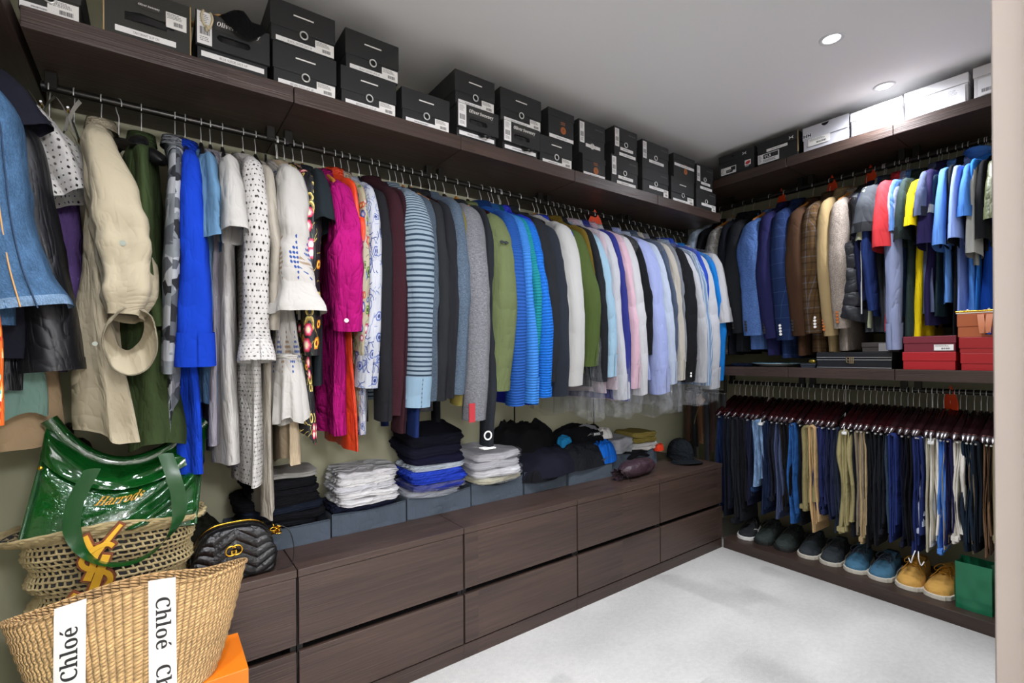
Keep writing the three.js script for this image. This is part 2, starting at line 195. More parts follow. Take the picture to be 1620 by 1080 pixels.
// ------------------------------------------------------------------ wardrobe system
const SEAM = [0.27, -0.38, -1.02, -1.66, -2.305, -2.945];
for (let i = 0; i < 5; i++) {      // drawer units along the left wall
  const z1 = SEAM[i], z0 = SEAM[i + 1], t = thing('drawer_unit', `dark wenge two-drawer chest ${['behind the handbags at the left end', 'beneath the black folded jeans and white tee-shirts', 'beneath the bins of packed shirts', 'beneath the dark hoodie bins', 'in the corner under the cap and mauve pouch'][i]}`, 'drawers', 'low drawer units along the left wall');
  part(t, 'top_panel', box(0.005, 0.512, 0.515, 0.54, z0 + 0.0015, z1 - 0.0015, 0.002), M.wood);
  part(t, 'carcass', merge([box(0.005, 0.49, 0.06, 0.514, z0 + 0.002, z0 + 0.02, 0, 'y'), box(0.005, 0.49, 0.06, 0.514, z1 - 0.02, z1 - 0.002, 0, 'y'), box(0.005, 0.02, 0.06, 0.514, z0 + 0.02, z1 - 0.02, 0), box(0.02, 0.47, 0.06, 0.075, z0 + 0.02, z1 - 0.02, 0)]), M.gap);
  part(t, 'plinth', box(0.02, 0.505, 0, 0.0585, z0 + 0.0005, z1 - 0.0005, 0.001), M.wood);
  for (const [a, b] of [[0.066, 0.265], [0.289, 0.5135]]) { const d = part(t, 'drawer_front', box(0.49, 0.51, a, b, z0 + 0.004, z1 - 0.004, 0.0018), M.wood); part(d, 'drawer_box', box(0.05, 0.489, a + 0.02, b - 0.05, z0 + 0.03, z1 - 0.03, 0), M.gap); }
}
const shelfPart = (name, label, x0, x1, y0, y1, z0, z1, grain) => { const t = thing(name, label, 'shelf', name === 'wall_shelf' ? 'thick wenge shelf boards' : undefined); part(t, 'board', box(x0, x1, y0, y1, z0, z1, 0.002, grain), M.wood); return t; };
for (let i = 0; i < 5; i++) { const z1 = SEAM[i], z0 = SEAM[i + 1];
  const t = shelfPart('wall_shelf', `dark wenge shelf board over the left rail, ${ordinal(i + 1)} section from the left end`, 0.003, 0.51, 2.092, 2.147, z0 + 0.0012, z1 - 0.0012, 'z');
  for (const z of [z1 - 0.03, z0 + 0.03]) part(t, 'rail_bracket', box(0.255, 0.285, 2.045, 2.092, z - 0.014, z + 0.014, 0.002), M.rod); }
shelfPart('side_shelf', 'dark wenge shelf over the left-end rail at the top left corner', 0.003, 1.25, 2.092, 2.147, 0.285, 0.835, 'x');
const SEAMX = [0.003, 0.41, 0.917, 1.42, 2.12];
for (let i = 0; i < 4; i++) {
  const t = shelfPart('wall_shelf', `dark wenge top shelf board on the right wall, ${ordinal(i + 1)} section from the corner`, SEAMX[i] + 0.0015, SEAMX[i + 1] - 0.0015, 2.32, 2.375, -3.475, -2.948, 'x');
  if (i) for (const x of [SEAMX[i] + 0.03, SEAMX[i + 1] - 0.03]) part(t, 'rail_bracket', box(x - 0.014, x + 0.014, 2.262, 2.32, -3.215, -3.185, 0.002), M.rod);
  const m = shelfPart('wall_shelf', `dark wenge middle shelf board on the right wall, ${ordinal(i + 1)} section from the corner`, (i ? SEAMX[i] : 0.515) + (i ? 0.0015 : -0.1), SEAMX[i + 1] - 0.0015, 1.108, 1.163, -3.475, -2.948, 'x');
  if (i === 0) { m.children[0].geometry = box(0.16, 0.4085, 1.108, 1.163, -3.475, -2.948, 0.002, 'x'); }
  if (i) for (const x of [SEAMX[i] + 0.03, SEAMX[i + 1] - 0.03]) part(m, 'rail_bracket', box(x - 0.014, x + 0.014, 1.055, 1.108, -3.215, -3.185, 0.002), M.rod);
}
shelfPart('base_shelf', 'low dark wenge plinth shelf under the shoes along the right wall', 0.515, 2.12, 0, 0.06, -3.475, -2.945, 'x');
function rail(name, label, a, b, y) { const t = thing(name, label, 'rail', 'dark metal hanging rails'); part(t, 'rod', cyl([a[0], y, a[1]], [b[0], y, b[1]], 0.0125, 20), M.rod);
  const d = V(b[0] - a[0], 0, b[1] - a[1]).normalize(); for (const [p, s] of [[a, 1], [b, -1]]) part(t, 'end_cap', cyl([p[0], y, p[1]], [p[0] + d.x * s * 0.012, y, p[1] + d.z * s * 0.012], 0.0145, 20), M.blackPlastic); return t; }
const RY = 2.05, RX = 0.27, RRY = 2.255, RRZ = -3.2, RLY = 1.05;
rail('hanging_rail', 'long dark metal rail on the left wall above the pale shirts and dresses', [RX, 0.262], [RX, -0.412], RY);
rail('hanging_rail', 'long dark metal rail on the left wall above the pink and striped clothes', [RX, -0.425], [RX, -2.93], RY);
rail('hanging_rail', 'dark metal rail at the left end holding the denim jacket', [0.05, 0.48], [1.2, 0.48], RY);
rail('hanging_rail', 'dark metal rail under the right top shelf holding jackets and polo shirts', [0.2, RRZ], [2.11, RRZ], RRY);
rail('hanging_rail', 'dark metal rail under the middle shelf above the leftmost trousers', [0.42, RRZ], [0.905, RRZ], RLY);
rail('hanging_rail', 'dark metal rail under the middle shelf above the khaki and navy trousers', [0.93, RRZ], [1.41, RRZ], RLY);
rail('hanging_rail', 'dark metal rail under the middle shelf above the rightmost trousers', [1.43, RRZ], [2.11, RRZ], RLY);

// ------------------------------------------------------------------ hangers
// local frame of everything that hangs: origin on the rod's axis, +x towards the room, y up, z along the rod
const hookGeo = (() => { const p = [[0, -0.095, 0], [0, -0.06, 0], [0.004, -0.035, 0]]; for (let i = 0; i <= 8; i++) { const a = -0.9 - i / 8 * 4.1 + Math.PI * 0.9; p.push([-0.0 + Math.cos(a + Math.PI / 2 - 2.0) * 0.0165, Math.sin(a + Math.PI / 2 - 2.0) * 0.0165, 0]); } return tube([[0, -0.1, 0], [0, -0.07, 0], [0.001, -0.045, 0], [-0.009, -0.026, 0], [-0.0165, -0.006, 0], [-0.013, 0.009, 0], [0, 0.0148, 0], [0.0125, 0.009, 0], [0.0165, -0.004, 0], [0.0155, -0.013, 0]], 0.0017, 30, 6); })();
function armGeo(w, y0, y1, tz, ty, tipZ = tz, tipY = ty) {   // two sloping arms: neck at y0, tips at +-w and y1
  return grid(14, 28, (u, v) => { const s = v * 2 - 1, q = Math.abs(s), a = u * 2 * Math.PI, x = s * w, end = Math.sqrt(Math.max(0, 1 - Math.pow(q, 14)));
    const y = mix(y0, y1, Math.pow(q, y0 > -0.09 ? 0.8 : 1.15)), zc = 0.012 * q * q, rz = mix(tz, tipZ, q) * end, ry = mix(ty, tipY, q) * end;
    return [x, y + sgnpow(Math.sin(a), 0.8) * ry, zc + sgnpow(Math.cos(a), 0.8) * rz, a * 0.02, s * w]; }, true);
}
const HG = {
  wood: { arm: armGeo(0.2, -0.076, -0.186, 0.006, 0.014, 0.012, 0.012), m: M.hangWood, d: 'yellow wooden' }, black: { arm: armGeo(0.2, -0.078, -0.186, 0.006, 0.012, 0.012, 0.01), m: M.blackPlastic, d: 'black plastic' },
  wide: { arm: armGeo(0.215, -0.105, -0.19, 0.016, 0.016, 0.026, 0.02), m: M.blackPlastic, d: 'broad glossy black' }, mahogany: { arm: armGeo(0.202, -0.078, -0.188, 0.009, 0.014, 0.014, 0.012), m: M.mahogany, d: 'mahogany' },
  wire: { arm: tube([[0, -0.08, 0], [0.1, -0.13, 0], [0.205, -0.18, 0], [0.2, -0.19, 0], [0, -0.19, 0], [-0.2, -0.19, 0], [-0.205, -0.18, 0], [-0.1, -0.13, 0], [0, -0.08, 0]], 0.0017, 60, 5), m: M.chrome, d: 'thin wire' },
};
function hanger(kind, label, group, place) {
  const h = HG[kind], t = thing('clothes_hanger', label, 'hanger', group);
  part(t, 'hook', hookGeo, M.chrome); part(t, 'arms', h.arm, h.m);
  place(t); return t;
}

// ------------------------------------------------------------------ garments
function bodyGeo(o) {
  const { hw = 0.205, neck = 0.056, yN = -0.098, yS = -0.184, hem, t = 0.028, hemW = 0.215, hemT = 0.03, fold = 0.012, seed = 1, lean = 0, nu = 40, nv = 30, hemWave = 0, fz = 5 } = o, sd = seed * 13.7;
  return grid(nu, nv, (u, v) => {
    const vv = v < 0.3 ? v / 0.3 * 0.14 : 0.14 + (v - 0.3) / 0.7 * 0.86, a = u * 2 * Math.PI;
    let y = mix(yN, hem, vv), w, th;
    const q = clamp((yN - y) / (yN - yS)), r = clamp((yS - y) / (yS - hem));
    w = q < 1 ? mix(neck, hw, Math.pow(q, 1.02)) : mix(hw - 0.004 - 0.012 * sstep(0, 0.25, r), hemW, sstep(0.2, 1, r));
    th = q < 1 ? mix(0.034, t * 0.9, q) : mix(t * 0.9, hemT, r);
    const c = sgnpow(Math.cos(a), 0.75), s = sgnpow(Math.sin(a), 0.8), R = sstep(0.05, 1, r);
    let x = w * c, z = th * s;
    z += fold * R * (Math.sin(x * fz * 6 + seed * 2.1 + r * 2) + 0.6 * Math.sin(x * fz * 13 + seed * 4.7 - r)) + 0.3 * fold * noise(x * 18, y * 9, sd) ;
    x += (0.010 * noise(s * 1.3 + 4, y * 7, sd) + 0.012 * R * Math.sin(z * 90 + seed)) * sstep(0, 0.2, r);
    y += hemWave * R * R * noise(x * 9, s * 1.2, sd + 3) + (v > 0.98 ? 0.006 * noise(x * 12, s, sd) : 0);
    z += lean * r * r * 0.8;
    return [x, y, z, u * (4 * w + 3 * th), y];
  }, true);
}
function sweep(P, R, o = {}) {      // tapered cloth tube along a path; R: [rx, rz] at each path point
  const { nu = 18, nv = 26, wr = 0.10, seed = 1, u0 = 0, u1 = 1, grow = 0, power = 0.85, fq = 3, cr = wr * 1.3 } = o, rr = rng(seed * 17 + 5), ph = [rr() * 6.3, rr() * 6.3, rr() * 6.3], mm = 2 + Math.floor(rr() * 2), eb = 0.5 + 0.2 * rr(), tw = (rr() - 0.5) * 3, curve = new THREE.CatmullRomCurve3(P.map(p => V(...p)), false, 'centripetal'), L = curve.getLength(), n = P.length - 1;
  const rad = t => { const k = Math.min(n - 1, Math.floor(t * n)), f = fade(t * n - k); return [mix(R[k][0], R[k + 1][0], f), mix(R[k][1], R[k + 1][1], f)]; };
  const tan = V(0, 0, 0), B = V(0, 0, 0), N = V(0, 0, 0), Z = V(0, 0, 1), p = V(0, 0, 0);
  return grid(nu, nv, (u, v) => {
    const t = mix(u0, u1, v), a = u * 2 * Math.PI; curve.getPoint(t, p); curve.getTangent(t, tan);
    N.crossVectors(Z, tan).normalize(); B.crossVectors(tan, N);
    const [rx, rz] = rad(t), c = sgnpow(Math.cos(a), power), s = sgnpow(Math.sin(a), power), K = 1 + wr * (noise(c * 1.6 + seed * 3, s * 1.6, seed * 7 + t * fq * L * 4) + 0.5 * noise(c * 3 + seed, s * 3, seed + t * 14 * L)) * sstep(0.15, 0.4, t) + cr * sstep(0.25, 0.6, t) * (0.65 * Math.cos(mm * a + ph[0] + tw * t) + 0.45 * Math.cos((mm + 3) * a + ph[1] - tw * 2 * t)) + 0.55 * wr * Math.exp(-Math.pow((t - eb) / 0.1, 2)) * Math.sin(t * L * 85 + 2 * Math.cos(a + ph[2]));
    const ox = rx * c * K + Math.sign(c) * grow, oz = rz * s * K + Math.sign(s) * grow;
    return [p.x + N.x * ox + B.x * oz, p.y + N.y * ox + B.y * oz, p.z + N.z * ox + B.z * oz, u * 3 * (rx + rz), t * L];
  }, true);
}
function sleevePath(o) {
  const { hw = 0.205, yS = -0.184, end, w = 0.04, dz = 0, kind = 'long', seed = 1, wc = 0, out = 0.03 } = o, r = rng(seed * 7 + 3), b = (r() - 0.5) * 0.03, b2 = (r() - 0.5) * 0.022, L = yS - end;
  if (kind === 'short') return { P: [[hw * 0.5, yS + 0.028, 0], [hw - 0.045, yS + 0.004, 0], [hw + 0.0, yS - 0.03, dz * 0.1], [hw + 0.005 + out, yS - L * 0.55, dz * 0.5], [hw + 0.02 + out, end, dz]], R: [[0.022, 0.02], [0.036, 0.026], [0.06, w * 0.8], [0.078, w], [0.082, wc || w * 1.12]] };
  return { P: [[hw * 0.5, yS + 0.028, 0], [hw - 0.04, yS + 0.0, 0], [hw + 0.008, yS - 0.045, dz * 0.05], [hw + out, yS - 0.17, dz * 0.2], [hw + out + 0.008 + b, yS - L * 0.5, dz * 0.5 + b2], [hw + out + 0.002 + b * 0.4, yS - L * 0.76, dz * 0.78 + b2 * 0.6], [hw + out - 0.015, end, dz]],
    R: [[0.022, 0.018], [0.034, 0.024], [0.046, w * 0.78], [0.06, w * 0.95], [0.060, mix(w, wc || w, 0.45)], [0.052, mix(w * 0.95, wc || w * 0.85, 0.75)], [0.044, wc || w * 0.82]] };
}
function collarGeo(kind) {
  if (kind === 'hood') return grid(20, 10, (u, v) => { const a = u * Math.PI * 2, h = 0.05 * Math.sin(v * 3.14); return [(0.065 + 0.045 * Math.sin(v * 2.6)) * Math.cos(a), -0.10 + v * 0.05 + h * 0.4 * (Math.cos(a) > 0 ? 1 : 0.4), (0.036 + 0.02 * Math.sin(v * 2.8)) * Math.sin(a)]; }, true);
  const H = kind === 'crew' ? 0.018 : 0.034;
  return grid(24, 6, (u, v) => { const a = u * Math.PI * 2, f = kind === 'crew' ? 0 : Math.max(0, v - 0.5) * 2, k = 1 + (kind === 'crew' ? -0.1 * v : 0.28 * f); const y = -0.10 + (v <= 0.5 || kind === 'crew' ? v * 2 * H * (kind === 'crew' ? 0.5 : 1) : H - f * H * 1.05) - 0.012 * Math.cos(a) * Math.sign(1); return [0.062 * k * Math.cos(a), y, (0.036 + 0.006 * f) * Math.sin(a)]; }, true);
}
const COLLAR = { shirt: collarGeo('shirt'), crew: collarGeo('crew'), hood: collarGeo('hood') };
const buttonGeo = new THREE.CylinderGeometry(0.0058, 0.0058, 0.003, 10).rotateZ(Math.PI / 2);
// place(o, z): puts an object that hangs in the local frame onto a rail
const onLeft = (z, yaw = 0) => o => { o.position.set(RX, RY, z); o.rotation.y = yaw; };
const onRight = (x, yaw = 0) => o => { o.position.set(x, RRY, RRZ); o.rotation.y = -Math.PI / 2 + yaw; };
const onSide = (x, yaw = 0) => o => { o.position.set(x, RY, 0.48); o.rotation.y = Math.PI / 2 + yaw; };
function garment(g, place, tail, group, hgroup) {
  // g: k kind, m cloth, end (sleeve end, local y), hem (local y), w sleeve half width, wc at the cuff, dz lean, s description, c collar, cu cuff, h hanger, n name, cat
  const seed = g.seed, mat = cloth(g.m), t = thing(g.n, g.s + tail, g.cat, group); place(t);
  const dy = g.P ? 0 : (rng(seed * 3 + 11)() - 0.5) * 0.034, hw = g.hw || 0.203, bt = g.t || clamp(g.w * 0.75, 0.012, 0.03);
  part(t, 'body', bodyGeo({ yN: -0.098 + dy, yS: -0.184 + dy, hem: g.hem, t: bt, hemT: g.ht || bt * 1.05, seed, lean: g.dz * 0.7, hw, hemW: g.hemW || 0.212, fold: g.fold ?? bt * 0.42, hemWave: g.wave || 0, nv: g.nv || 30 }), mat);
  if (g.k !== 'none') {
    const sp = sleevePath({ kind: g.k === 'short' ? 'short' : 'long', yS: -0.184 + dy, end: g.end, w: g.w, wc: g.wc, dz: g.dz, seed, hw, out: g.out ?? 0.03 }), smat = g.sm ? cloth(g.sm) : mat;
    if (g.R) sp.R = g.R; if (g.P) sp.P = g.P;
    part(t, 'sleeve', sweep(sp.P, sp.R, { seed, wr: g.wr ?? 0.09, nv: g.k === 'short' ? 18 : 34, nu: g.nu || 20 }), smat);
    const far = sweep(sp.P.map(p => [Math.min(p[0], hw - 0.012), p[1], p[2]]), sp.R.map(r => [Math.min(r[0], 0.036), r[1] * 0.9]), { seed: seed + 5, nv: 14, nu: 10 }); far.rotateY(Math.PI); part(t, 'sleeve', far, smat);
    const cu = g.cu, cl = cu === 'rib' ? 0.10 : cu === 'shirt' ? 0.11 : cu === 'band' ? (g.k === 'short' ? 0.12 : 0.04) : 0;
    if (cl) part(t, 'cuff', sweep(sp.P, sp.R, { seed, wr: 0.02, u0: 1 - cl, u1: 1.0, nv: 4, nu: g.nu || 20, grow: g.cu === 'rib' ? 0.003 : g.cu === 'band' ? 0.0012 : 0.0045, cr: g.cu === 'band' ? (g.wr ?? 0.09) * 1.1 : 0.03 }), g.cm ? cloth(g.cm) : smat, g.cl);
    if (g.b) { const [xe, ye, ze] = sp.P[sp.P.length - 1], rx = sp.R[sp.R.length - 1]; for (let i = 0; i < (g.bn || 4); i++) { const bm = part(t, 'button', buttonGeo, M[g.b]); const side = g.bz ?? 0.45; bm.position.set(xe + rx[0] * 1.0 * Math.sqrt(1 - side * side) + 0.004 + i * 0.0015, ye + 0.03 + i * 0.017, ze + rx[1] * side - g.dz * 0.03 * i); bm.position.x += 0.007; bm.scale.set(1.6, 1.25, 1.25); } }
  }
  if (g.c) part(t, g.c === 'hood' ? 'hood' : 'collar', COLLAR[g.c], g.colm ? cloth(g.colm) : mat).position.y = dy;
  if (g.h) hanger(g.h, `${HG[g.h].d} hanger with steel hook inside the ${g.s}`.split(' ').slice(0, 16).join(' '), hgroup, place);
  return t;
}

// ------------------------------------------------------------------ what hangs where: z along the rail, end and hem below the rail, w half a sleeve's width (metres)
const LEFT = [
  {k: "long", m: "#b5aa90 linen", z: 0.127, dz: -0.06, w: 0.044, end: -0.765, hem: -1.005, s: "cream linen shirt with a buttoned sleeve tab and wide hem", seed: 1, n: "shirt", c: "shirt", h: "black", wc: 0.05, hemW: 0.235, wave: 0.06, fold: 0.022, t: 0.03, ht: 0.066, roll: 1, cat: "shirt"},
  {k: "long", m: "#3c4a2a linen", z: 0.028, dz: -0.035, w: 0.02, end: -0.709, hem: -1.059, s: "long olive green shirt dress on a broad black hanger", seed: 2, n: "dress", cat: "dress", c: "shirt", h: "wide", hemW: 0.235, wave: 0.02, fold: 0.02, t: 0.052, ht: 0.078},
  {k: "long", m: "#c8c8c8 plain camo", z: -0.061, dz: 0.022, w: 0.022, end: -0.844, hem: -1.035, s: "grey and white camouflage shirt", seed: 3, n: "shirt", c: "shirt", h: "black", cat: "shirt"},
  {k: "long", m: "#123cb4 cotton", z: -0.089, dz: -0.009, w: 0.036, end: -0.826, hem: -1.16, s: "bright cobalt blue long-sleeved shirt", seed: 4, n: "shirt", c: "shirt", cu: "shirt", h: "black", wc: 0.05, wr: 0.07, out: 0.045, cat: "shirt"},
  {k: "short", m: "#5f85a5 linen", z: -0.134, dz: -0.005, w: 0.031, end: -0.461, hem: -0.948, s: "pale blue chambray blouse with short frilled sleeves", seed: 5, n: "blouse", c: "crew", h: "black", wr: 0.22, cat: "blouse"},
  {k: "none", m: "#8e8a92 cotton", z: -0.161, dz: 0.0, w: 0.016, end: -0.427, hem: -1.077, s: "lavender grey sleeveless top beside the chambray blouse", seed: 6, n: "vest_top", cat: "top", h: "black", t: 0.02},
  {k: "short", m: "#b9b6b0 cotton", z: -0.197, dz: -0.006, w: 0.039, end: -0.429, hem: -1.142, s: "long white cotton tunic with short sleeves", seed: 7, n: "tunic", cat: "tunic", c: "crew", h: "black", cu: "band", ht: 0.035},
  {k: "long", m: "#c2bfba plain eyelet", z: -0.261, dz: 0.007, w: 0.036, end: -0.817, hem: -1.22, s: "white openwork lace blouse with flared lace cuffs", seed: 8, n: "blouse", c: "crew", h: "black", wc: 0.05, cu: "shirt", lin: 1, cat: "blouse"},
  {k: "long", m: "#aca597 linen", z: -0.301, dz: -0.009, w: 0.023, end: -0.711, hem: -1.333, s: "ivory tiered dress hanging lowest of the white clothes", seed: 9, n: "dress", cat: "dress", h: "black", wave: 0.02},
  {k: "bell", m: "#c4c2be linen embroid", z: -0.37, dz: -0.009, w: 0.058, end: -0.667, hem: -1.017, s: "white bell-sleeved blouse embroidered in blue and tan", seed: 10, n: "blouse", c: "crew", h: "black", hemW: 0.235, wave: 0.03, ht: 0.045, cat: "blouse"},
  {k: "none", m: "#b7a68a linen", z: -0.374, dz: -0.007, w: 0.02, end: -0.397, hem: -1.167, s: "rumpled beige linen top under the embroidered blouse", seed: 11, n: "top", cat: "top", h: "black", t: 0.02, wave: 0.05},
  {k: "none", m: "#ffffff plain floral", z: -0.397, dz: -0.004, w: 0.019, end: -0.394, hem: -0.965, s: "thin dark floral camisole beside the embroidered blouse", seed: 12, n: "camisole", cat: "top", h: "black", t: 0.012},
  {k: "long", m: "#ffffff silk floral", z: -0.428, dz: -0.003, w: 0.031, end: -0.794, hem: -1.076, s: "black silk dress with red flowers and gold sprigs", seed: 13, n: "dress", cat: "dress", c: "crew", h: "black", ht: 0.03, wave: 0.03},
  {k: "short", m: "#20282c plain", z: -0.461, dz: -0.001, w: 0.032, end: -0.363, hem: -0.904, s: "small black tee-shirt beside the fuchsia shirt", seed: 14, n: "tee_shirt", c: "crew", h: "wood", cu: "band", cat: "tee shirt"},
  {k: "long", m: "#a50f6a crush", z: -0.538, dz: -0.015, w: 0.058, end: -0.709, hem: -1.089, s: "crinkled fuchsia pink linen shirt", seed: 15, n: "shirt", c: "shirt", h: "wood", wc: 0.048, wr: 0.13, ht: 0.03, b: "button", bn: 1, out: 0.045, cat: "shirt"},
  {k: "long", m: "#d2401c silk", z: -0.581, dz: -0.012, w: 0.015, end: -0.499, hem: -1.144, s: "bright orange blouse peeking out behind the fuchsia shirt", seed: 16, n: "blouse", c: "shirt", h: "wood", cat: "blouse"},
  {k: "long", m: "#c4c4c4 silk multi", z: -0.608, dz: -0.001, w: 0.02, end: -0.795, hem: -1.026, s: "multicoloured flower-print blouse with orange trim", seed: 17, n: "blouse", c: "shirt", h: "black", cat: "blouse"},
  {k: "long", m: "#c0c0c0 silk blueprint", z: -0.638, dz: 0.016, w: 0.029, end: -0.914, hem: -1.092, s: "white blouse with a blue paisley print", seed: 18, n: "blouse", c: "crew", h: "wood", cu: "shirt", wc: 0.034, cat: "blouse"},
  {k: "long", m: "#202023 plain", z: -0.679, dz: -0.007, w: 0.03, end: -1.039, hem: -0.89, s: "black zipped track jacket next to the burgundy jumper", seed: 19, n: "jacket", c: "crew", h: "black", cu: "rib", cat: "jacket"},
  {k: "long", m: "#43222a knit", z: -0.729, dz: 0.009, w: 0.033, end: -1.021, hem: -0.891, s: "burgundy knitted jumper, the broader of two", seed: 20, n: "jumper", c: "shirt", h: "wood", cat: "jumper"},
  {k: "long", m: "#3c1f27 knit", z: -0.759, dz: 0.006, w: 0.017, end: -1.093, hem: -0.893, s: "darker burgundy jumper squeezed behind the other burgundy one", seed: 21, out: 0.01, n: "jumper", c: "crew", h: "wood", cu: "rib", cat: "jumper"},
  {k: "long", m: "#c4c4c4 plain stripe", z: -0.811, dz: -0.002, w: 0.068, end: -0.996, hem: -0.895, s: "pale blue jumper with navy pinstripes and plain cuff", seed: 22, n: "jumper", c: "crew", h: "wood", cu: "rib", cm: "#7f99ab plain", wr: 0.04, ht: 0.03, wc: 0.05, out: 0.045, cl: "plain grey-blue cuff", cat: "jumper"},
  {k: "long", m: "#1c2f63 plain", z: -0.84, dz: 0.001, w: 0.018, end: -1.121, hem: -0.97, s: "royal navy jumper with a sleeve hanging below the others", seed: 23, out: -0.03, n: "jumper", c: "crew", h: "wood", cat: "jumper"},
  {k: "long", m: "#61707f knit heather", z: -0.87, dz: -0.011, w: 0.031, end: -0.976, hem: -0.897, s: "slate blue heather jumper next to the striped jumper", seed: 24, n: "jumper", c: "crew", h: "wood", cat: "jumper"},
  {k: "long", m: "#26282a plain", z: -0.909, dz: -0.005, w: 0.038, end: -0.978, hem: -0.898, s: "charcoal fleece jumper, first of the dark pair", seed: 25, n: "jumper", c: "shirt", h: "wood", cat: "jumper"},
  {k: "long", m: "#222327 plain", z: -0.954, dz: -0.003, w: 0.03, end: -0.97, hem: -0.9, s: "charcoal black jumper beside the blue-grey knit", seed: 26, n: "jumper", c: "shirt", h: "mahogany", cat: "jumper"},
  {k: "long", m: "#6d7f92 knit heather", z: -0.998, dz: 0.0, w: 0.037, end: -0.957, hem: -0.875, s: "blue-grey marled knit jumper", seed: 27, n: "jumper", c: "crew", h: "black", cat: "jumper"},
  {k: "long", m: "#8a7e3e knit", z: -1.028, dz: 0.012, w: 0.02, end: -1.005, hem: -0.902, s: "mustard jumper showing as a thin strip", seed: 28, out: 0.01, n: "jumper", c: "crew", h: "mahogany", cat: "jumper"},
  {k: "long", m: "#94959a knit heather", z: -1.071, dz: -0.015, w: 0.065, end: -1.071, hem: -0.905, s: "light grey marled sweatshirt with a red tag at its cuff", seed: 29, n: "sweatshirt", c: "crew", h: "mahogany", wr: 0.05, wc: 0.05, ht: 0.03, redtag: 1, cat: "sweatshirt"},
  {k: "long", m: "#23262b plain", z: -1.133, dz: -0.015, w: 0.024, end: -1.187, hem: -0.907, s: "black sweatshirt with a round white badge near the hem", seed: 30, n: "sweatshirt", c: "crew", h: "wood", badge: 1, cat: "sweatshirt"},
  {k: "long", m: "#636d48 cotton", z: -1.196, dz: 0.0, w: 0.066, end: -0.951, hem: -0.853, s: "olive green half-zip top with a dark arm logo", seed: 31, n: "half_zip_top", cat: "top", c: "shirt", h: "mahogany", cu: "band", logo: 1, wr: 0.06, out: 0.045},
  {k: "long", m: "#1d4c94 rib", z: -1.27, dz: -0.035, w: 0.049, end: -1.024, hem: -0.941, s: "mid blue ribbed sports top", seed: 32, n: "sports_top", cat: "top", c: "shirt", h: "black", wr: 0.04},
  {k: "long", m: "#3474be rib", z: -1.319, dz: -0.069, w: 0.037, end: -1.018, hem: -0.945, s: "sky blue ribbed sports top with banded cuff", seed: 33, n: "sports_top", cat: "top", c: "shirt", h: "black", cu: "rib", wr: 0.04},
  {k: "long", m: "#16808a rib", z: -1.34, dz: -0.058, w: 0.027, end: -0.799, hem: -0.799, s: "teal ribbed sports top", seed: 34, n: "sports_top", cat: "top", c: "shirt", h: "black"},
  {k: "long", m: "#1a6fd2 rib heather", z: -1.377, dz: -0.09, w: 0.045, end: -0.994, hem: -1.038, s: "bright azure heather sports top with gathered cuff", seed: 35, n: "sports_top", cat: "top", c: "crew", h: "black", cu: "band"},
  {k: "long", m: "#1826a8 silk", z: -1.384, dz: -0.024, w: 0.018, end: -0.915, hem: -1.034, s: "royal blue shirt whose hem shows below the sports tops", seed: 36, out: 0.01, n: "shirt", c: "shirt", h: "black", cat: "shirt"},
  {k: "long", m: "#23262a plain", z: -1.432, dz: -0.075, w: 0.054, end: -0.925, hem: -0.86, s: "charcoal soft-shell jacket after the blue sports tops", seed: 37, n: "jacket", c: "shirt", h: "wood", cu: "band", cat: "jacket"},
  {k: "long", m: "#282d36 plain", z: -1.501, dz: -0.061, w: 0.056, end: -0.996, hem: -0.891, s: "dark slate jacket next to the white sweater", seed: 38, n: "jacket", c: "shirt", h: "wide", cat: "jacket"},
  {k: "long", m: "#b3b3b0 plain", z: -1.598, dz: -0.056, w: 0.067, end: -0.949, hem: -0.894, s: "white crew-neck sweater beside the dark slate jacket", seed: 39, n: "sweater", c: "crew", h: "wood", wr: 0.05, wc: 0.055, cat: "sweater"},
  {k: "long", m: "#2139b6 plain", z: -1.627, dz: -0.058, w: 0.02, end: -0.8, hem: -0.8, s: "thin royal blue shirt edge after the white sweater", seed: 40, out: 0.01, n: "shirt", c: "shirt", h: "black", cat: "shirt"},
  {k: "long", m: "#4c5c2e plain", z: -1.681, dz: -0.082, w: 0.057, end: -0.855, hem: -0.897, s: "moss green sweatshirt with ribbed cuff", seed: 41, n: "sweatshirt", c: "crew", h: "black", cu: "rib", wr: 0.05, cat: "sweatshirt"},
  {k: "long", m: "#6d5a1e plain", z: -1.72, dz: -0.098, w: 0.025, end: -0.833, hem: -0.801, s: "ochre shirt strip beside the moss green sweatshirt", seed: 42, out: 0.01, n: "shirt", c: "shirt", h: "black", cat: "shirt"},
  {k: "long", m: "#1f2226 cotton", z: -1.755, dz: -0.085, w: 0.034, end: -0.937, hem: -0.965, s: "black shirt just left of the pale blue shirt", seed: 43, n: "shirt", c: "shirt", h: "black", cat: "shirt"},
  {k: "long", m: "#8dacbf cotton", z: -1.8, dz: -0.101, w: 0.048, end: -0.913, hem: -0.934, s: "pale sky blue shirt with buttoned cuff", seed: 44, n: "shirt", c: "shirt", h: "wire", cu: "shirt", film: 1, cat: "shirt"},
  {k: "long", m: "#b7a8b0 cotton", z: -1.837, dz: -0.116, w: 0.031, end: -0.984, hem: -1.003, s: "faint pink shirt in a thin strip", seed: 45, out: 0.01, n: "shirt", c: "shirt", h: "wire", cat: "shirt"},
  {k: "long", m: "#b4b6bc cotton", z: -1.87, dz: -0.137, w: 0.045, end: -1.037, hem: -0.938, s: "white shirt hanging just left of the indigo shirt", seed: 46, n: "shirt", c: "shirt", h: "wire", cu: "shirt", cat: "shirt"},
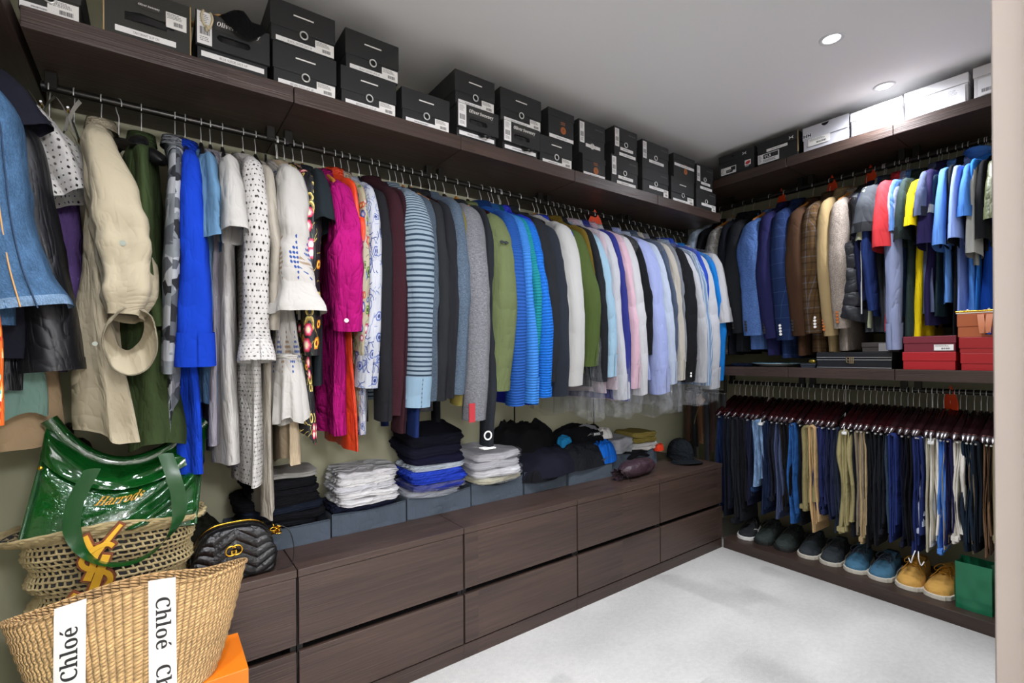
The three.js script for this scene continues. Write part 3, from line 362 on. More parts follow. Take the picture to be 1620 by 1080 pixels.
  {k: "long", m: "#2f3580 cotton", z: -1.922, dz: -0.1, w: 0.037, end: -1.045, hem: -1.041, s: "indigo blue shirt among the white ones", seed: 47, n: "shirt", c: "shirt", h: "wire", cat: "shirt"},
  {k: "long", m: "#c4a4b0 cotton", z: -1.98, dz: -0.109, w: 0.047, end: -0.981, hem: -1.052, s: "rose pink shirt with buttoned cuff", seed: 48, n: "shirt", c: "shirt", h: "wire", cu: "shirt", film: 1, cat: "shirt"},
  {k: "long", m: "#b9b9bc cotton", z: -2.031, dz: -0.126, w: 0.057, end: -1.019, hem: -1.014, s: "broad white shirt to the right of the rose pink shirt", seed: 49, n: "shirt", c: "shirt", h: "wire", cat: "shirt"},
  {k: "long", m: "#17191d cotton", z: -2.102, dz: -0.101, w: 0.035, end: -0.803, hem: -0.945, s: "black shirt in crinkled clear dry-cleaning film", seed: 50, n: "shirt", c: "shirt", h: "wire", film: 2, cat: "shirt"},
  {k: "long", m: "#929dc8 cotton", z: -2.177, dz: -0.159, w: 0.087, end: -1.021, hem: -0.95, s: "lavender blue shirt with wide cuff and pointed elbow", seed: 51, n: "shirt", c: "shirt", h: "wire", cu: "shirt", wc: 0.06, wr: 0.07, cat: "shirt"},
  {k: "long", m: "#a9b4c6 cotton", z: -2.264, dz: -0.155, w: 0.043, end: -0.97, hem: -0.953, s: "very pale blue shirt right of the lavender shirt", seed: 52, n: "shirt", c: "shirt", h: "wire", cu: "shirt", cat: "shirt"},
  {k: "long", m: "#4c586c cotton", z: -2.327, dz: -0.105, w: 0.033, end: -0.878, hem: -0.954, s: "slate blue shirt in clear film", seed: 53, n: "shirt", c: "shirt", h: "wire", film: 2, cat: "shirt"},
  {k: "long", m: "#afaa9f cotton", z: -2.379, dz: -0.119, w: 0.039, end: -0.954, hem: -0.956, s: "cream shirt with a red line inside the cuff", seed: 54, n: "shirt", c: "shirt", h: "wood", cu: "shirt", cat: "shirt"},
  {k: "long", m: "#7d8188 cotton", z: -2.438, dz: -0.092, w: 0.035, end: -0.88, hem: -0.957, s: "mid grey shirt in clear film", seed: 55, n: "shirt", c: "shirt", h: "wire", film: 1, cat: "shirt"},
  {k: "long", m: "#1b1c1f cotton", z: -2.512, dz: -0.074, w: 0.065, end: -0.965, hem: -0.959, s: "black dress shirt with white cuff buttons", seed: 56, n: "shirt", c: "shirt", h: "wire", cu: "shirt", b: "button", bn: 2, wc: 0.05, cat: "shirt"},
  {k: "long", m: "#b4b6bb cotton", z: -2.575, dz: -0.157, w: 0.042, end: -0.974, hem: -0.965, s: "white shirt right after the white-buttoned black shirt", seed: 57, n: "shirt", c: "shirt", h: "wire", cat: "shirt"},
  {k: "long", m: "#c8c8c8 cotton bluestripe", z: -2.639, dz: -0.14, w: 0.038, end: -0.996, hem: -0.966, s: "blue and white candy-striped shirt", seed: 58, n: "shirt", c: "shirt", h: "wire", film: 1, cat: "shirt"},
  {k: "long", m: "#2c4bb0 cotton", z: -2.685, dz: -0.075, w: 0.032, end: -0.924, hem: -0.966, s: "medium blue shirt between the striped and last white shirts", seed: 59, n: "shirt", c: "shirt", h: "wire", cat: "shirt"},
  {k: "long", m: "#b9bbc0 cotton", z: -2.733, dz: -0.123, w: 0.071, end: -1.015, hem: -0.969, s: "last long white shirt before the corner", seed: 60, n: "shirt", c: "shirt", h: "wire", cu: "shirt", cat: "shirt"},
  {k: "long", m: "#1673c2 cotton", z: -2.809, dz: -0.12, w: 0.04, end: -0.97, hem: -1.005, s: "cyan blue shirt at the corner end of the left rail", seed: 61, n: "shirt", c: "shirt", h: "wire", film: 1, cat: "shirt"},
  {k: "short", m: "#b6b6b9 cotton", z: -2.873, dz: -0.032, w: 0.068, end: -0.612, hem: -0.807, s: "white short-sleeved shirt, last at the corner end", seed: 62, n: "shirt", c: "shirt", h: "wire", cu: "band", cat: "shirt"}
];
const RIGHT = [
  {k: "long", m: "#a9bacb cotton", z: 0.297, dz: -0.044, w: 0.055, end: -0.627, hem: -0.839, s: "pale blue shirt in clear film deep in the corner", seed: 101, n: "shirt", c: "shirt", h: "wire", film: 1, cat: "shirt"},
  {k: "long", m: "#131417 wool", z: 0.364, dz: -0.023, w: 0.031, end: -0.843, hem: -1.012, s: "black jacket in the corner beside the checked one", seed: 102, n: "jacket", c: "shirt", h: "black", cat: "jacket"},
  {k: "jacket", m: "#ffffff wool greycheck", z: 0.455, dz: -0.027, w: 0.064, end: -0.814, hem: -1.012, s: "grey windowpane-check jacket", seed: 103, n: "blazer", c: "shirt", h: "wood", cat: "blazer"},
  {k: "jacket", m: "#191b24 wool", z: 0.53, dz: -0.012, w: 0.033, end: -0.891, hem: -1.013, s: "near-black suit jacket beside the grey checked one", seed: 104, n: "blazer", c: "shirt", h: "wood", cat: "blazer"},
  {k: "jacket", m: "#25272b wool", z: 0.593, dz: -0.02, w: 0.056, end: -0.877, hem: -0.997, s: "charcoal suit jacket left of the light blue blazer", seed: 105, n: "blazer", c: "shirt", h: "mahogany", b: "buttonDark", cat: "blazer"},
  {k: "jacket", m: "#5d80c0 cotton heather", z: 0.699, dz: -0.011, w: 0.082, end: -0.897, hem: -0.982, s: "light blue cotton blazer with dark cuff buttons", seed: 106, n: "blazer", c: "shirt", h: "wood", b: "buttonDark", wc: 0.056, out: 0.045, cat: "blazer"},
  {k: "jacket", m: "#262653 wool", z: 0.791, dz: -0.025, w: 0.05, end: -0.916, hem: -1.022, s: "indigo navy blazer between the two blue ones", seed: 107, n: "blazer", c: "shirt", h: "mahogany", b: "buttonDark", cat: "blazer"},
  {k: "jacket", m: "#bbbbbb wool bluecheck", z: 0.872, dz: -0.023, w: 0.058, end: -0.929, hem: -1.037, s: "blue windowpane-check blazer with white cuff buttons", seed: 108, n: "blazer", c: "shirt", h: "black", b: "button", bz: 0.1, cat: "blazer"},
  {k: "jacket", m: "#4a3323 wool", z: 0.956, dz: -0.015, w: 0.055, end: -0.906, hem: -1.022, s: "chocolate brown jacket", seed: 109, n: "blazer", c: "shirt", h: "wood", b: "buttonDark", cat: "blazer"},
  {k: "jacket", m: "#bbbbbb wool plaid", z: 1.046, dz: -0.002, w: 0.058, end: -0.895, hem: -1.001, s: "tan and brown plaid jacket with silver cuff buttons", seed: 110, n: "blazer", c: "shirt", h: "wood", b: "button", bz: -0.5, cat: "blazer"},
  {k: "jacket", m: "#a08a62 wool", z: 1.112, dz: -0.021, w: 0.036, end: -0.912, hem: -1.002, s: "sand coloured jacket with tonal cuff buttons", seed: 111, n: "blazer", c: "shirt", h: "wood", b: "buttonTan", cat: "blazer"},
  {k: "jacket", m: "#ffffff wool tweed", z: 1.168, dz: -0.01, w: 0.046, end: -0.873, hem: -0.995, s: "grey-brown tweed jacket with orange cuff buttons", seed: 112, n: "blazer", c: "shirt", h: "wood", b: "buttonTan", bz: 0.1, cat: "blazer"},
  {k: "vest", m: "#24262c nylon", z: 1.228, dz: 0.002, w: 0.061, end: -0.781, hem: -0.83, s: "black quilted puffer gilet", seed: 113, n: "gilet", cat: "gilet", c: "crew", h: "mahogany", t: 0.042, ht: 0.045},
  {k: "long", m: "#1c2244 cotton", z: 1.272, dz: -0.014, w: 0.021, end: -0.737, hem: -0.785, s: "navy shirt behind the puffer gilet", seed: 114, n: "shirt", c: "shirt", h: "mahogany", cat: "shirt"},
  {k: "long", m: "#2b3f7a cotton", z: 1.31, dz: -0.012, w: 0.024, end: -0.789, hem: -0.82, s: "denim blue shirt right of the puffer gilet", seed: 115, n: "shirt", c: "shirt", h: "mahogany", cat: "shirt"},
  {k: "short", m: "#a7ab8e plain", z: 1.306, dz: 0.01, w: 0.024, end: -0.446, hem: -0.884, s: "stone and olive polo shirt behind the grey one", seed: 116, out: 0.005, n: "polo_shirt", c: "shirt", h: "black", cu: "band", cat: "polo shirt"},
  {k: "short", m: "#484c51 plain", z: 1.317, dz: 0.001, w: 0.055, end: -0.411, hem: -0.901, s: "dark grey polo shirt with black sleeve bands", seed: 117, n: "polo_shirt", c: "shirt", h: "black", cu: "band", cm: "#26282a plain", cat: "polo shirt"},
  {k: "short", m: "#4d5056 plain", z: 1.36, dz: -0.005, w: 0.014, end: -0.414, hem: -0.904, s: "grey polo shirt tucked against the coral red one", seed: 118, out: 0.005, n: "polo_shirt", c: "shirt", h: "black", cu: "band", cat: "polo shirt"},
  {k: "short", m: "#c8373c plain", z: 1.381, dz: -0.012, w: 0.04, end: -0.496, hem: -0.902, s: "coral red polo shirt", seed: 119, n: "polo_shirt", c: "shirt", h: "black", cu: "band", cat: "polo shirt"},
  {k: "short", m: "#5f88c4 plain", z: 1.418, dz: -0.009, w: 0.022, end: -0.426, hem: -0.827, s: "cornflower blue polo shirt behind the coral one", seed: 120, out: 0.005, n: "polo_shirt", c: "shirt", h: "black", cu: "band", cat: "polo shirt"},
  {k: "long", m: "#959fc0 cotton", z: 1.409, dz: 0.001, w: 0.032, end: -0.991, hem: -0.921, s: "pale lavender shirt with its long sleeve hanging down", seed: 121, n: "shirt", c: "shirt", h: "black", cu: "shirt", cat: "shirt"},
  {k: "short", m: "#33433f plain", z: 1.461, dz: -0.001, w: 0.031, end: -0.477, hem: -0.929, s: "dark spruce green polo shirt left of the yellow one", seed: 122, n: "polo_shirt", c: "shirt", h: "black", cu: "band", cm: "#1d2423 plain", cat: "polo shirt"},
  {k: "short", m: "#e0c414 plain", z: 1.5, dz: 0.01, w: 0.032, end: -0.421, hem: -0.93, s: "bright yellow polo shirt", seed: 123, n: "polo_shirt", c: "shirt", h: "black", cu: "band", cat: "polo shirt"},
  {k: "short", m: "#5c6684 plain", z: 1.536, dz: 0.003, w: 0.034, end: -0.387, hem: -0.819, s: "slate lilac polo shirt with dark sleeve bands", seed: 124, n: "polo_shirt", c: "shirt", h: "black", cu: "band", cm: "#2a2d36 plain", cat: "polo shirt"},
  {k: "short", m: "#2b4048 plain", z: 1.574, dz: 0.001, w: 0.018, end: -0.378, hem: -0.837, s: "dark teal polo shirt with pale sleeve bands", seed: 125, out: 0.005, n: "polo_shirt", c: "shirt", h: "black", cu: "band", cm: "#9c9d98 plain", cat: "polo shirt"},
  {k: "short", m: "#2b2450 plain", z: 1.549, dz: -0.002, w: 0.036, end: -0.512, hem: -0.878, s: "deep purple polo shirt", seed: 126, n: "polo_shirt", c: "shirt", h: "black", cu: "band", cat: "polo shirt"},
  {k: "short", m: "#5c8cd2 plain", z: 1.606, dz: 0.004, w: 0.026, end: -0.527, hem: -0.779, s: "light blue polo shirt with a rolled sleeve", seed: 127, n: "polo_shirt", c: "shirt", h: "black", cu: "band", cat: "polo shirt"},
  {k: "short", m: "#1a1c20 plain", z: 1.63, dz: -0.001, w: 0.017, end: -0.526, hem: -0.929, s: "black polo shirt between the two light blue ones", seed: 128, out: 0.005, n: "polo_shirt", c: "shirt", h: "black", cu: "band", cat: "polo shirt"},
  {k: "short", m: "#8aa2e0 plain", z: 1.65, dz: -0.003, w: 0.025, end: -0.507, hem: -0.883, s: "powder blue polo shirt, long in the body", seed: 129, n: "polo_shirt", c: "shirt", h: "black", cu: "band", cat: "polo shirt"},
  {k: "short", m: "#4a80cc plain", z: 1.687, dz: 0.001, w: 0.028, end: -0.421, hem: -0.845, s: "azure polo shirt with a dark stripe at the sleeve", seed: 130, n: "polo_shirt", c: "hood", h: "black", cu: "band", cat: "polo shirt"},
  {k: "short", m: "#2f79d0 plain", z: 1.708, dz: -0.003, w: 0.016, end: -0.478, hem: -0.846, s: "vivid blue tee-shirt behind the azure polo", seed: 131, out: 0.005, n: "tee_shirt", c: "crew", h: "black", cu: "band", cat: "tee shirt"},
  {k: "short", m: "#a3a39c plain", z: 1.716, dz: 0.001, w: 0.02, end: -0.581, hem: -0.618, s: "grey marl sweatshirt hood end near the black top", seed: 132, n: "sweatshirt", c: "crew", h: "black", cat: "sweatshirt"},
  {k: "short", m: "#151618 plain", z: 1.733, dz: -0.005, w: 0.023, end: -0.528, hem: -0.565, s: "black short-sleeved top beside the olive jacket", seed: 133, n: "tee_shirt", c: "crew", h: "black", cat: "tee shirt"},
  {k: "short", m: "#686f49 nylon", z: 1.767, dz: -0.0, w: 0.028, end: -0.45, hem: -0.542, s: "olive nylon short-sleeved overshirt by the door jamb", seed: 134, n: "overshirt", cat: "shirt", c: "crew", h: "black", cu: "band"},
  {k: "none", m: "#0c3d96 plain", z: 1.747, dz: -0.0, w: 0.039, end: -0.401, hem: -0.934, s: "royal blue long gown hanging by the door jamb", seed: 135, n: "gown", cat: "gown", h: "black", hemW: 0.24}
];
const TROUSERS = [   // place along the rail, foot below the rail, half width, colour, look
  [0.457, -0.852, 0.022, "#1d2f58", "ink blue jeans"],
  [0.492, -0.864, 0.022, "#171a26", "black-navy chinos"],
  [0.531, -0.792, 0.022, "#1e1f24", "black dress trousers"],
  [0.57, -0.905, 0.029, "#212327", "charcoal dress trousers"],
  [0.607, -0.793, 0.021, "#1b1b20", "plain black trousers"],
  [0.644, -0.764, 0.02, "#20243a", "dark navy trousers"],
  [0.672, -0.678, 0.02, "#33507f", "mid blue jeans with a turned cuff"],
  [0.712, -0.63, 0.035, "#7d9cc0", "pale washed blue jeans"],
  [0.754, -0.795, 0.023, "#22304f", "dark blue jeans beside the washed pair"],
  [0.788, -0.709, 0.019, "#272a38", "blue-black jeans"],
  [0.822, -0.808, 0.025, "#46506e", "slate blue chinos"],
  [0.858, -0.741, 0.022, "#25211f", "brown-black cords"],
  [0.89, -0.748, 0.018, "#1c1d22", "black jeans"],
  [0.922, -0.806, 0.024, "#2f62a4", "bright blue jeans, crumpled"],
  [0.957, -0.804, 0.02, "#1d2027", "black chinos beside the bright jeans"],
  [0.994, -0.707, 0.04, "#857b56", "olive khaki chinos"],
  [1.027, -0.82, 0.023, "#ac8f66", "sandy tan chinos"],
  [1.056, -0.715, 0.023, "#252d58", "navy chinos, first of the navy trio"],
  [1.082, -0.719, 0.019, "#272e55", "navy chinos, middle of the trio"],
  [1.11, -0.736, 0.019, "#232944", "navy chinos, last of the trio"],
  [1.138, -0.798, 0.018, "#2c3444", "dusky slate trousers"],
  [1.177, -0.786, 0.036, "#948a62", "light khaki chinos"],
  [1.21, -0.794, 0.014, "#191c24", "midnight trousers"],
  [1.239, -0.778, 0.023, "#847966", "taupe chinos"],
  [1.267, -0.817, 0.019, "#a48f6c", "camel chinos"],
  [1.296, -0.828, 0.019, "#1a1b1f", "pressed black trousers"],
  [1.323, -0.812, 0.016, "#222429", "pressed charcoal trousers"],
  [1.35, -0.752, 0.016, "#1f2127", "black trousers behind the grey-blue pair"],
  [1.377, -0.728, 0.026, "#37475a", "grey-blue chinos with turned-up fold"],
  [1.406, -0.767, 0.02, "#26346b", "strong navy chinos"],
  [1.429, -0.791, 0.015, "#1a1d30", "blackish navy trousers"],
  [1.454, -0.768, 0.015, "#15161b", "jet black trousers beside bright navy shorts"],
  [1.484, -0.805, 0.024, "#242f62", "bright navy shorts with white drawcord"],
  [1.508, -0.704, 0.014, "#9fa6bc", "pale grey-blue linen trousers"],
  [1.527, -0.778, 0.017, "#aaa493", "stone linen trousers"],
  [1.551, -0.746, 0.019, "#d5d1c8", "white linen trousers"],
  [1.577, -0.78, 0.018, "#4a78bc", "cornflower blue shorts"],
  [1.595, -0.744, 0.011, "#a99678", "beige chinos strip"],
  [1.613, -0.717, 0.016, "#22244a", "deep navy chinos"],
  [1.635, -0.702, 0.026, "#c8c4ba", "off-white linen trousers"],
  [1.664, -0.731, 0.024, "#222e3c", "dark teal-navy chinos"],
  [1.688, -0.737, 0.012, "#766a58", "mud brown trousers"],
  [1.709, -0.716, 0.015, "#1e242c", "black-teal trousers"],
  [1.732, -0.737, 0.016, "#7e624a", "cinnamon brown trousers"],
  [1.75, -0.717, 0.014, "#453529", "dark brown cords"],
  [1.772, -0.653, 0.014, "#8c8262", "khaki trousers at the door jamb"]
];

// ------------------------------------------------------------------ the two rails of clothes
const LG = 'clothes on the long left rail', RG = 'jackets and polo shirts on the right rail', HL = 'hangers on the left rail', HR = 'hangers on the right rail';
function textTex(w, h, draw) { return canvasTex(w, h, draw); }
function filmCover(name, label, group, place, o) { const t = thing(name, label, 'garment cover', group); place(t);
  part(t, 'film', bodyGeo({ yN: -0.085, yS: -0.165, hem: o.hem, hw: 0.268, hemW: 0.292, t: o.t, hemT: o.t * 1.1, neck: 0.03, seed: o.seed, fold: 0.012, hemWave: 0.04, nu: 60, nv: 34, fz: 9 }), M.film); }
for (const [rows, at, tail, G, GH, isL] of [[LEFT, onLeft, ' on the long left rail', LG, HL, 1], [RIGHT, onRight, ' on the right rail', RG, HR, 0]]) rows.forEach((g, i) => {
  const r = rng(g.seed + 40), place = at(g.z, (r() - 0.5) * 0.05);
  if (g.k === 'bell') { g.k = 'long'; const L = -0.178 - g.end; g.P = [[0.1, -0.15, 0], [0.165, -0.178, 0], [0.213, -0.223, 0], [0.24, -0.178 - L * 0.35, 0], [0.25, -0.178 - L * 0.6, 0], [0.262, -0.178 - L * 0.8, 0], [0.272, g.end, 0]]; g.R = [[0.022, 0.02], [0.036, 0.03], [0.052, 0.045], [0.06, 0.055], [0.055, 0.055], [0.075, 0.07], [0.088, 0.085]]; g.wr = 0.16; g.bell = 1; }
  if (g.lin) { const L = -0.178 - g.end; g.P = [[0.1, -0.15, 0], [0.165, -0.178, 0], [0.213, -0.223, 0], [0.24, -0.178 - L * 0.3, 0], [0.245, -0.178 - L * 0.6, 0], [0.24, -0.178 - L * 0.84, 0], [0.25, g.end, 0]]; g.R = [[0.022, 0.02], [0.036, 0.026], [0.05, 0.032], [0.056, 0.036], [0.054, 0.036], [0.048, 0.036], [0.062, 0.05]]; }
  if (g.k === 'jacket') { g.jacket = 1; g.k = 'long'; g.wr = 0.045; g.fold = 0.005; g.t = Math.max(0.024, g.w * 0.7); }
  if (g.k === 'vest') { g.k = 'none'; g.vest = 1; }
  if (g.roll) { g.end += 0.07; const L = -0.178 - g.end; g.P = [[0.08, -0.125, 0.0], [0.14, -0.165, -0.0], [0.195, -0.225, -0.012], [0.235, -0.178 - L * 0.35, -0.045], [0.25, -0.178 - L * 0.62, -0.066], [0.275, -0.178 - L * 0.85, -0.078], [0.29, g.end, -0.07]]; g.R = [[0.02, 0.02], [0.03, 0.028], [0.05, 0.04], [0.072, 0.064], [0.078, 0.072], [0.07, 0.064], [0.045, 0.042]]; g.wr = 0.15; g.nu = 40; g.t = 0.022; }
  const t = garment(g, place, tail, G, GH);
  if (g.roll) { const wd = (a, k) => 1 + 0.14 * noise(Math.cos(a) * 1.6, Math.sin(a) * 1.6, k); part(t, 'rolled_cuff', grid(64, 14, (u, v) => { const a = u * 6.2832, q = (v - 0.5) * 2, fl = 1 + 0.5 * Math.sin(v * 1.57); return [0.255 + v * 0.082 + 0.012 * noise(Math.cos(a) * 2, Math.sin(a) * 2, 5), g.end - 0.02 + 0.06 * Math.cos(a) * wd(a, 3 + v) * fl - 0.045 * v, -0.072 + 0.036 * Math.sin(a) * wd(a, 8 + v) * fl - 0.012 * v, u * 0.4, v * 0.07]; }, true), cloth(g.m)); part(t, 'cuff_seam', tube(Array.from({ length: 40 }, (_, i) => { const a = i / 40 * 6.2832, fl = 1.5; return [0.255 + 0.082 + 0.012 * noise(Math.cos(a) * 2, Math.sin(a) * 2, 5), g.end - 0.065 + 0.06 * Math.cos(a) * wd(a, 4) * fl, -0.084 + 0.036 * Math.sin(a) * wd(a, 9) * fl]; }), 0.0022, 90, 6, true), cloth(g.m)); const tab = grid(4, 10, (u, v) => [0.318 + 0.014 * Math.sin(v * 3.1), mix(-0.48, -0.645, v), -0.068 + (u - 0.5) * 0.026, u * 0.03, v * 0.17]); part(t, 'sleeve_tab', tab, cloth(g.m)); const gb = std('#80877a', 0.5), b = part(t, 'button', buttonGeo, gb); b.position.set(0.332, -0.5, -0.068); b.scale.set(1.3, 1.3, 1.3); const b2 = part(t, 'button', buttonGeo, gb); b2.position.set(0.345, g.end - 0.07, -0.012); }
  if (g.bell) { const tier = (y0, y1, w0, w1, t0, t1, sd) => grid(60, 12, (u, v) => { const a = u * 2 * Math.PI, c = sgnpow(Math.cos(a), 0.7), s = sgnpow(Math.sin(a), 0.8), w = mix(w0, w1, Math.sqrt(v)), th = mix(t0, t1, Math.sqrt(v)); return [w * c + 0.008 * v * Math.sin(a * 15 + sd), mix(y0, y1, v) + 0.012 * v * Math.sin(a * 7), th * s + 0.008 * v * Math.cos(a * 17), u * 0.7, mix(y0, y1, v)]; }, true);
    part(t, 'tier', tier(-0.80, g.hem + 0.005, 0.228, 0.272, 0.045, 0.075, 2), cloth(g.m)); part(t, 'drawstring', grid(40, 6, (u, v) => { const a = u * 6.2832, b = v * 6.2832; return [(0.231 + 0.006 * Math.cos(b)) * sgnpow(Math.cos(a), 0.7), -0.8 + 0.008 * Math.sin(b), (0.048 + 0.006 * Math.cos(b)) * sgnpow(Math.sin(a), 0.8)]; }, true), cloth('#e9e6df linen')); }
  if (g.redtag) part(t, 'red_tag', box(0.284, 0.29, g.end - 0.002, g.end + 0.075, 0.022, 0.05, 0.001), std('#8f1a22', 0.8), 'red fabric tag at the cuff');
  if (g.badge) { const b = part(t, 'badge', new THREE.TorusGeometry(0.017, 0.003, 8, 24).rotateY(Math.PI / 2), M.card, 'round white badge'); b.position.set(0.272, g.end + 0.05, 0.01); part(t, 'white_edge', box(0.232, 0.272, g.end - 0.008, g.end - 0.003, -0.03, 0.03, 0.001), M.card); }
  if (g.logo) { const a = q => [1, -1].map(k => new THREE.TorusGeometry(0.009, 0.0026, 6, 14, 2.3).rotateZ(k > 0 ? 0.42 : 3.56).translate(q, k * -0.006, 0)), d = part(t, 'sleeve_logo', merge([...a(-0.009), ...a(0.009)]), std('#22282b', 0.9), 'dark arm logo'); d.position.set(0.3105, -0.33, 0.014); d.rotation.set(0, Math.PI / 2, 0); d.scale.set(1.2, 1.2, 0.8); }
  if (g.vest) { for (let k = 0; k < 6; k++) { const y = -0.43 - k * 0.066; part(t, 'quilt_baffle', grid(40, 10, (u, v) => { const a = u * 6.2832, c = sgnpow(Math.cos(a), 0.6), s = sgnpow(Math.sin(a), 0.7), p = 0.006 * Math.sqrt(Math.sin(v * Math.PI) + 0.001), sl = 0.03 * s * Math.sin(k * 2.1 + 1); return [(0.275 + p + 0.004 * noise(s * 6, k * 3 + v * 3)) * c, y - v * 0.072 - sl, (0.078 + p - 0.012 * (k === 0 ? 1 - v : 0)) * s + 0.005 * noise(c * 9, k + v * 2), u * 0.5, v * 0.06 + k]; }, true), cloth('#24262c nylon')); }
    part(t, 'zip_edge', box(0.268, 0.274, g.hem + 0.02, -0.44, -0.064, -0.058, 0.002), M.chrome); }
  if (g.jacket) for (const s of [1]) part(t, 'lapel', grid(6, 10, (u, v) => [mix(0.055, 0.15, u * Math.sin(v * 2.6)), mix(-0.105, -0.45, v), 0.03 + 0.01 * Math.sin(u * 3) + 0.012 * (1 - v), u * 0.1, v * 0.3]), cloth(g.m));
  if (g.film) filmCover('garment_cover', `crinkled clear film over the ${g.s.replace(/ (in|with|under) .*$/, '').replace(/ deep in the corner/, '')}`, 'dry-cleaning film covers', place, { hem: Math.min(g.hem - 0.09, isL ? -1.1 - 0.03 * r() : -0.7), t: g.w * 0.8 + 0.014, seed: g.seed });
});

// ------------------------------------------------------------------ the rail at the left end, seen along its length
{ const G = 'clothes on the left-end rail';
  const side = (g, x) => { g.seed = 200 + Math.round(x * 100); g.dz = g.dz || 0; const t = garment(g, onSide(x), ' on the left-end rail', G, 'hangers on the left-end rail'); if (g.seamed) for (const [q, col] of [[0.2, '#1d3550'], [0.26, '#b98f5a']]) part(t, 'stitching', tube(g.P.slice(1).map((p, i) => [p[0] + g.R[i + 1][0] * Math.cos(q * 6) * 0.98 + 0.002, p[1], p[2] + g.R[i + 1][1] * Math.sin(q * 6) * 1.0]), 0.0018, 50, 5), std(col, 0.8)); };
  side({ k: 'long', m: '#54799f denim denim'.replace('denim denim', 'cotton denim'), end: -0.685, hem: -0.72, w: 0.07, s: 'washed blue denim jacket with a wide turned-up sleeve', n: 'denim_jacket', cat: 'jacket', c: 'shirt', h: 'wood', cu: 'band', cm: '#86a5c4 cotton denim',
    P: [[0.1, -0.15, 0], [0.14, -0.178, 0], [0.175, -0.24, 0], [0.19, -0.36, 0], [0.2, -0.48, 0], [0.215, -0.59, 0], [0.235, -0.685, 0]], R: [[0.03, 0.03], [0.045, 0.04], [0.05, 0.06], [0.046, 0.07], [0.046, 0.07], [0.058, 0.085], [0.08, 0.098]], wr: 0.08, nu: 32, seamed: 1 }, 0.60);
  side({ k: 'long', m: '#17181d silk', end: -0.84, hem: -0.88, w: 0.06, s: 'black satin blouse with a wide straight sleeve', n: 'blouse', cat: 'blouse', c: 'crew', h: 'black', cu: 'band',
    P: [[0.1, -0.15, 0], [0.15, -0.178, 0], [0.195, -0.24, 0], [0.22, -0.4, 0], [0.24, -0.56, 0], [0.255, -0.7, 0], [0.265, -0.835, 0]], R: [[0.03, 0.03], [0.04, 0.04], [0.05, 0.05], [0.05, 0.055], [0.055, 0.06], [0.06, 0.065], [0.066, 0.07]], wr: 0.05 }, 0.475);
  side({ k: 'short', m: '#23242f plain', end: -0.24, hem: -0.8, w: 0.045, s: 'dark navy short-sleeved tee-shirt', n: 'tee_shirt', cat: 'tee shirt', c: 'crew', h: 'wood', cu: 'band', P: [[0.08, -0.1, 0], [0.13, -0.1, 0], [0.175, -0.125, 0], [0.2, -0.17, 0], [0.225, -0.225, 0]], R: [[0.02, 0.02], [0.03, 0.03], [0.04, 0.04], [0.045, 0.045], [0.05, 0.048]] }, 0.515);
  side({ k: 'short', m: '#c9c7c2 plain eyelet', end: -0.36, hem: -0.66, w: 0.06, s: 'white cutwork blouse with fluttering cap sleeves', n: 'blouse', cat: 'blouse', c: 'crew', h: 'black', hemW: 0.285, P: [[0.08, -0.09, 0], [0.14, -0.1, 0], [0.2, -0.15, 0], [0.255, -0.24, 0], [0.295, -0.345, 0]], R: [[0.03, 0.04], [0.04, 0.05], [0.045, 0.06], [0.05, 0.075], [0.055, 0.09]], wr: 0.22, nu: 40 }, 0.37);
  side({ k: 'long', m: '#6e5590 crush', end: -0.84, hem: -0.9, w: 0.03, s: 'crumpled purple blouse', n: 'blouse', cat: 'blouse', c: 'shirt', h: 'black', wc: 0.04 }, 0.20);
  side({ k: 'none', m: '#7a9a8e linen', end: -0.5, hem: -0.97, w: 0.03, s: 'sage green top whose hem hangs under the black blouse', n: 'top', cat: 'top', c: 'crew', h: 'black', hemW: 0.25, wave: 0.05 }, 0.43);
  side({ k: 'none', m: '#b39a78 linen', end: -0.5, hem: -1.03, w: 0.03, s: 'tan linen dress with the lowest hem', n: 'dress', cat: 'dress', c: 'crew', h: 'black', hemW: 0.27, wave: 0.05, t: 0.03 }, 0.335);
  side({ k: 'none', m: '#ffffff silk orange', end: -0.5, hem: -0.95, w: 0.04, s: 'orange printed dress at the picture edge', n: 'dress', cat: 'dress', c: 'crew', h: 'wood', hemW: 0.215, t: 0.03 }, 0.73);
}
{ const t = hanger('wide', 'broad glossy black suit hanger in front of the long olive green dress', HL, onLeft(0.085, 0.5));  t.children[1].scale.set(1.16, 1.2, 1.1); }
// metal clip hangers, empty, at the left end of the left rail
[[0.245, 0.05], [0.19, -0.25]].forEach(([z, yaw], i) => { const t = thing('clip_hanger', i ? 'bright metal clip hanger hanging empty, beside the cream shirt' : 'dull metal clip hanger hanging empty, nearest the left end', 'hanger', 'empty clip hangers'); onLeft(z, 0)(t);
  part(t, 'hook', hookGeo, M.chrome);
  part(t, 'bar', cyl([-0.14, -0.1, 0], [0.14, -0.1, 0], 0.003, 8), M.chrome);
  for (const x of [-0.12, 0.12]) { const c = new THREE.Group(); c.name = 'clip'; t.add(c); c.position.set(x, -0.1, 0); c.rotation.y = yaw;
    for (const s of [-1, 1]) part(c, 'jaw', grid(6, 12, (u, v) => [(u - 0.5) * 0.022 * (1 - 0.3 * v), mix(0.03, -0.06, v), s * (0.004 + 0.022 * Math.pow(Math.abs(v - 0.55) / 0.55, 1.5)) * (v < 0.55 ? 1 : 0.5)]), i ? M.chrome : std(0x6d6f66, 0.4, { metalness: 0.9 }));
    part(c, 'spring', new THREE.TorusGeometry(0.008, 0.002, 6, 14), M.brass); } });
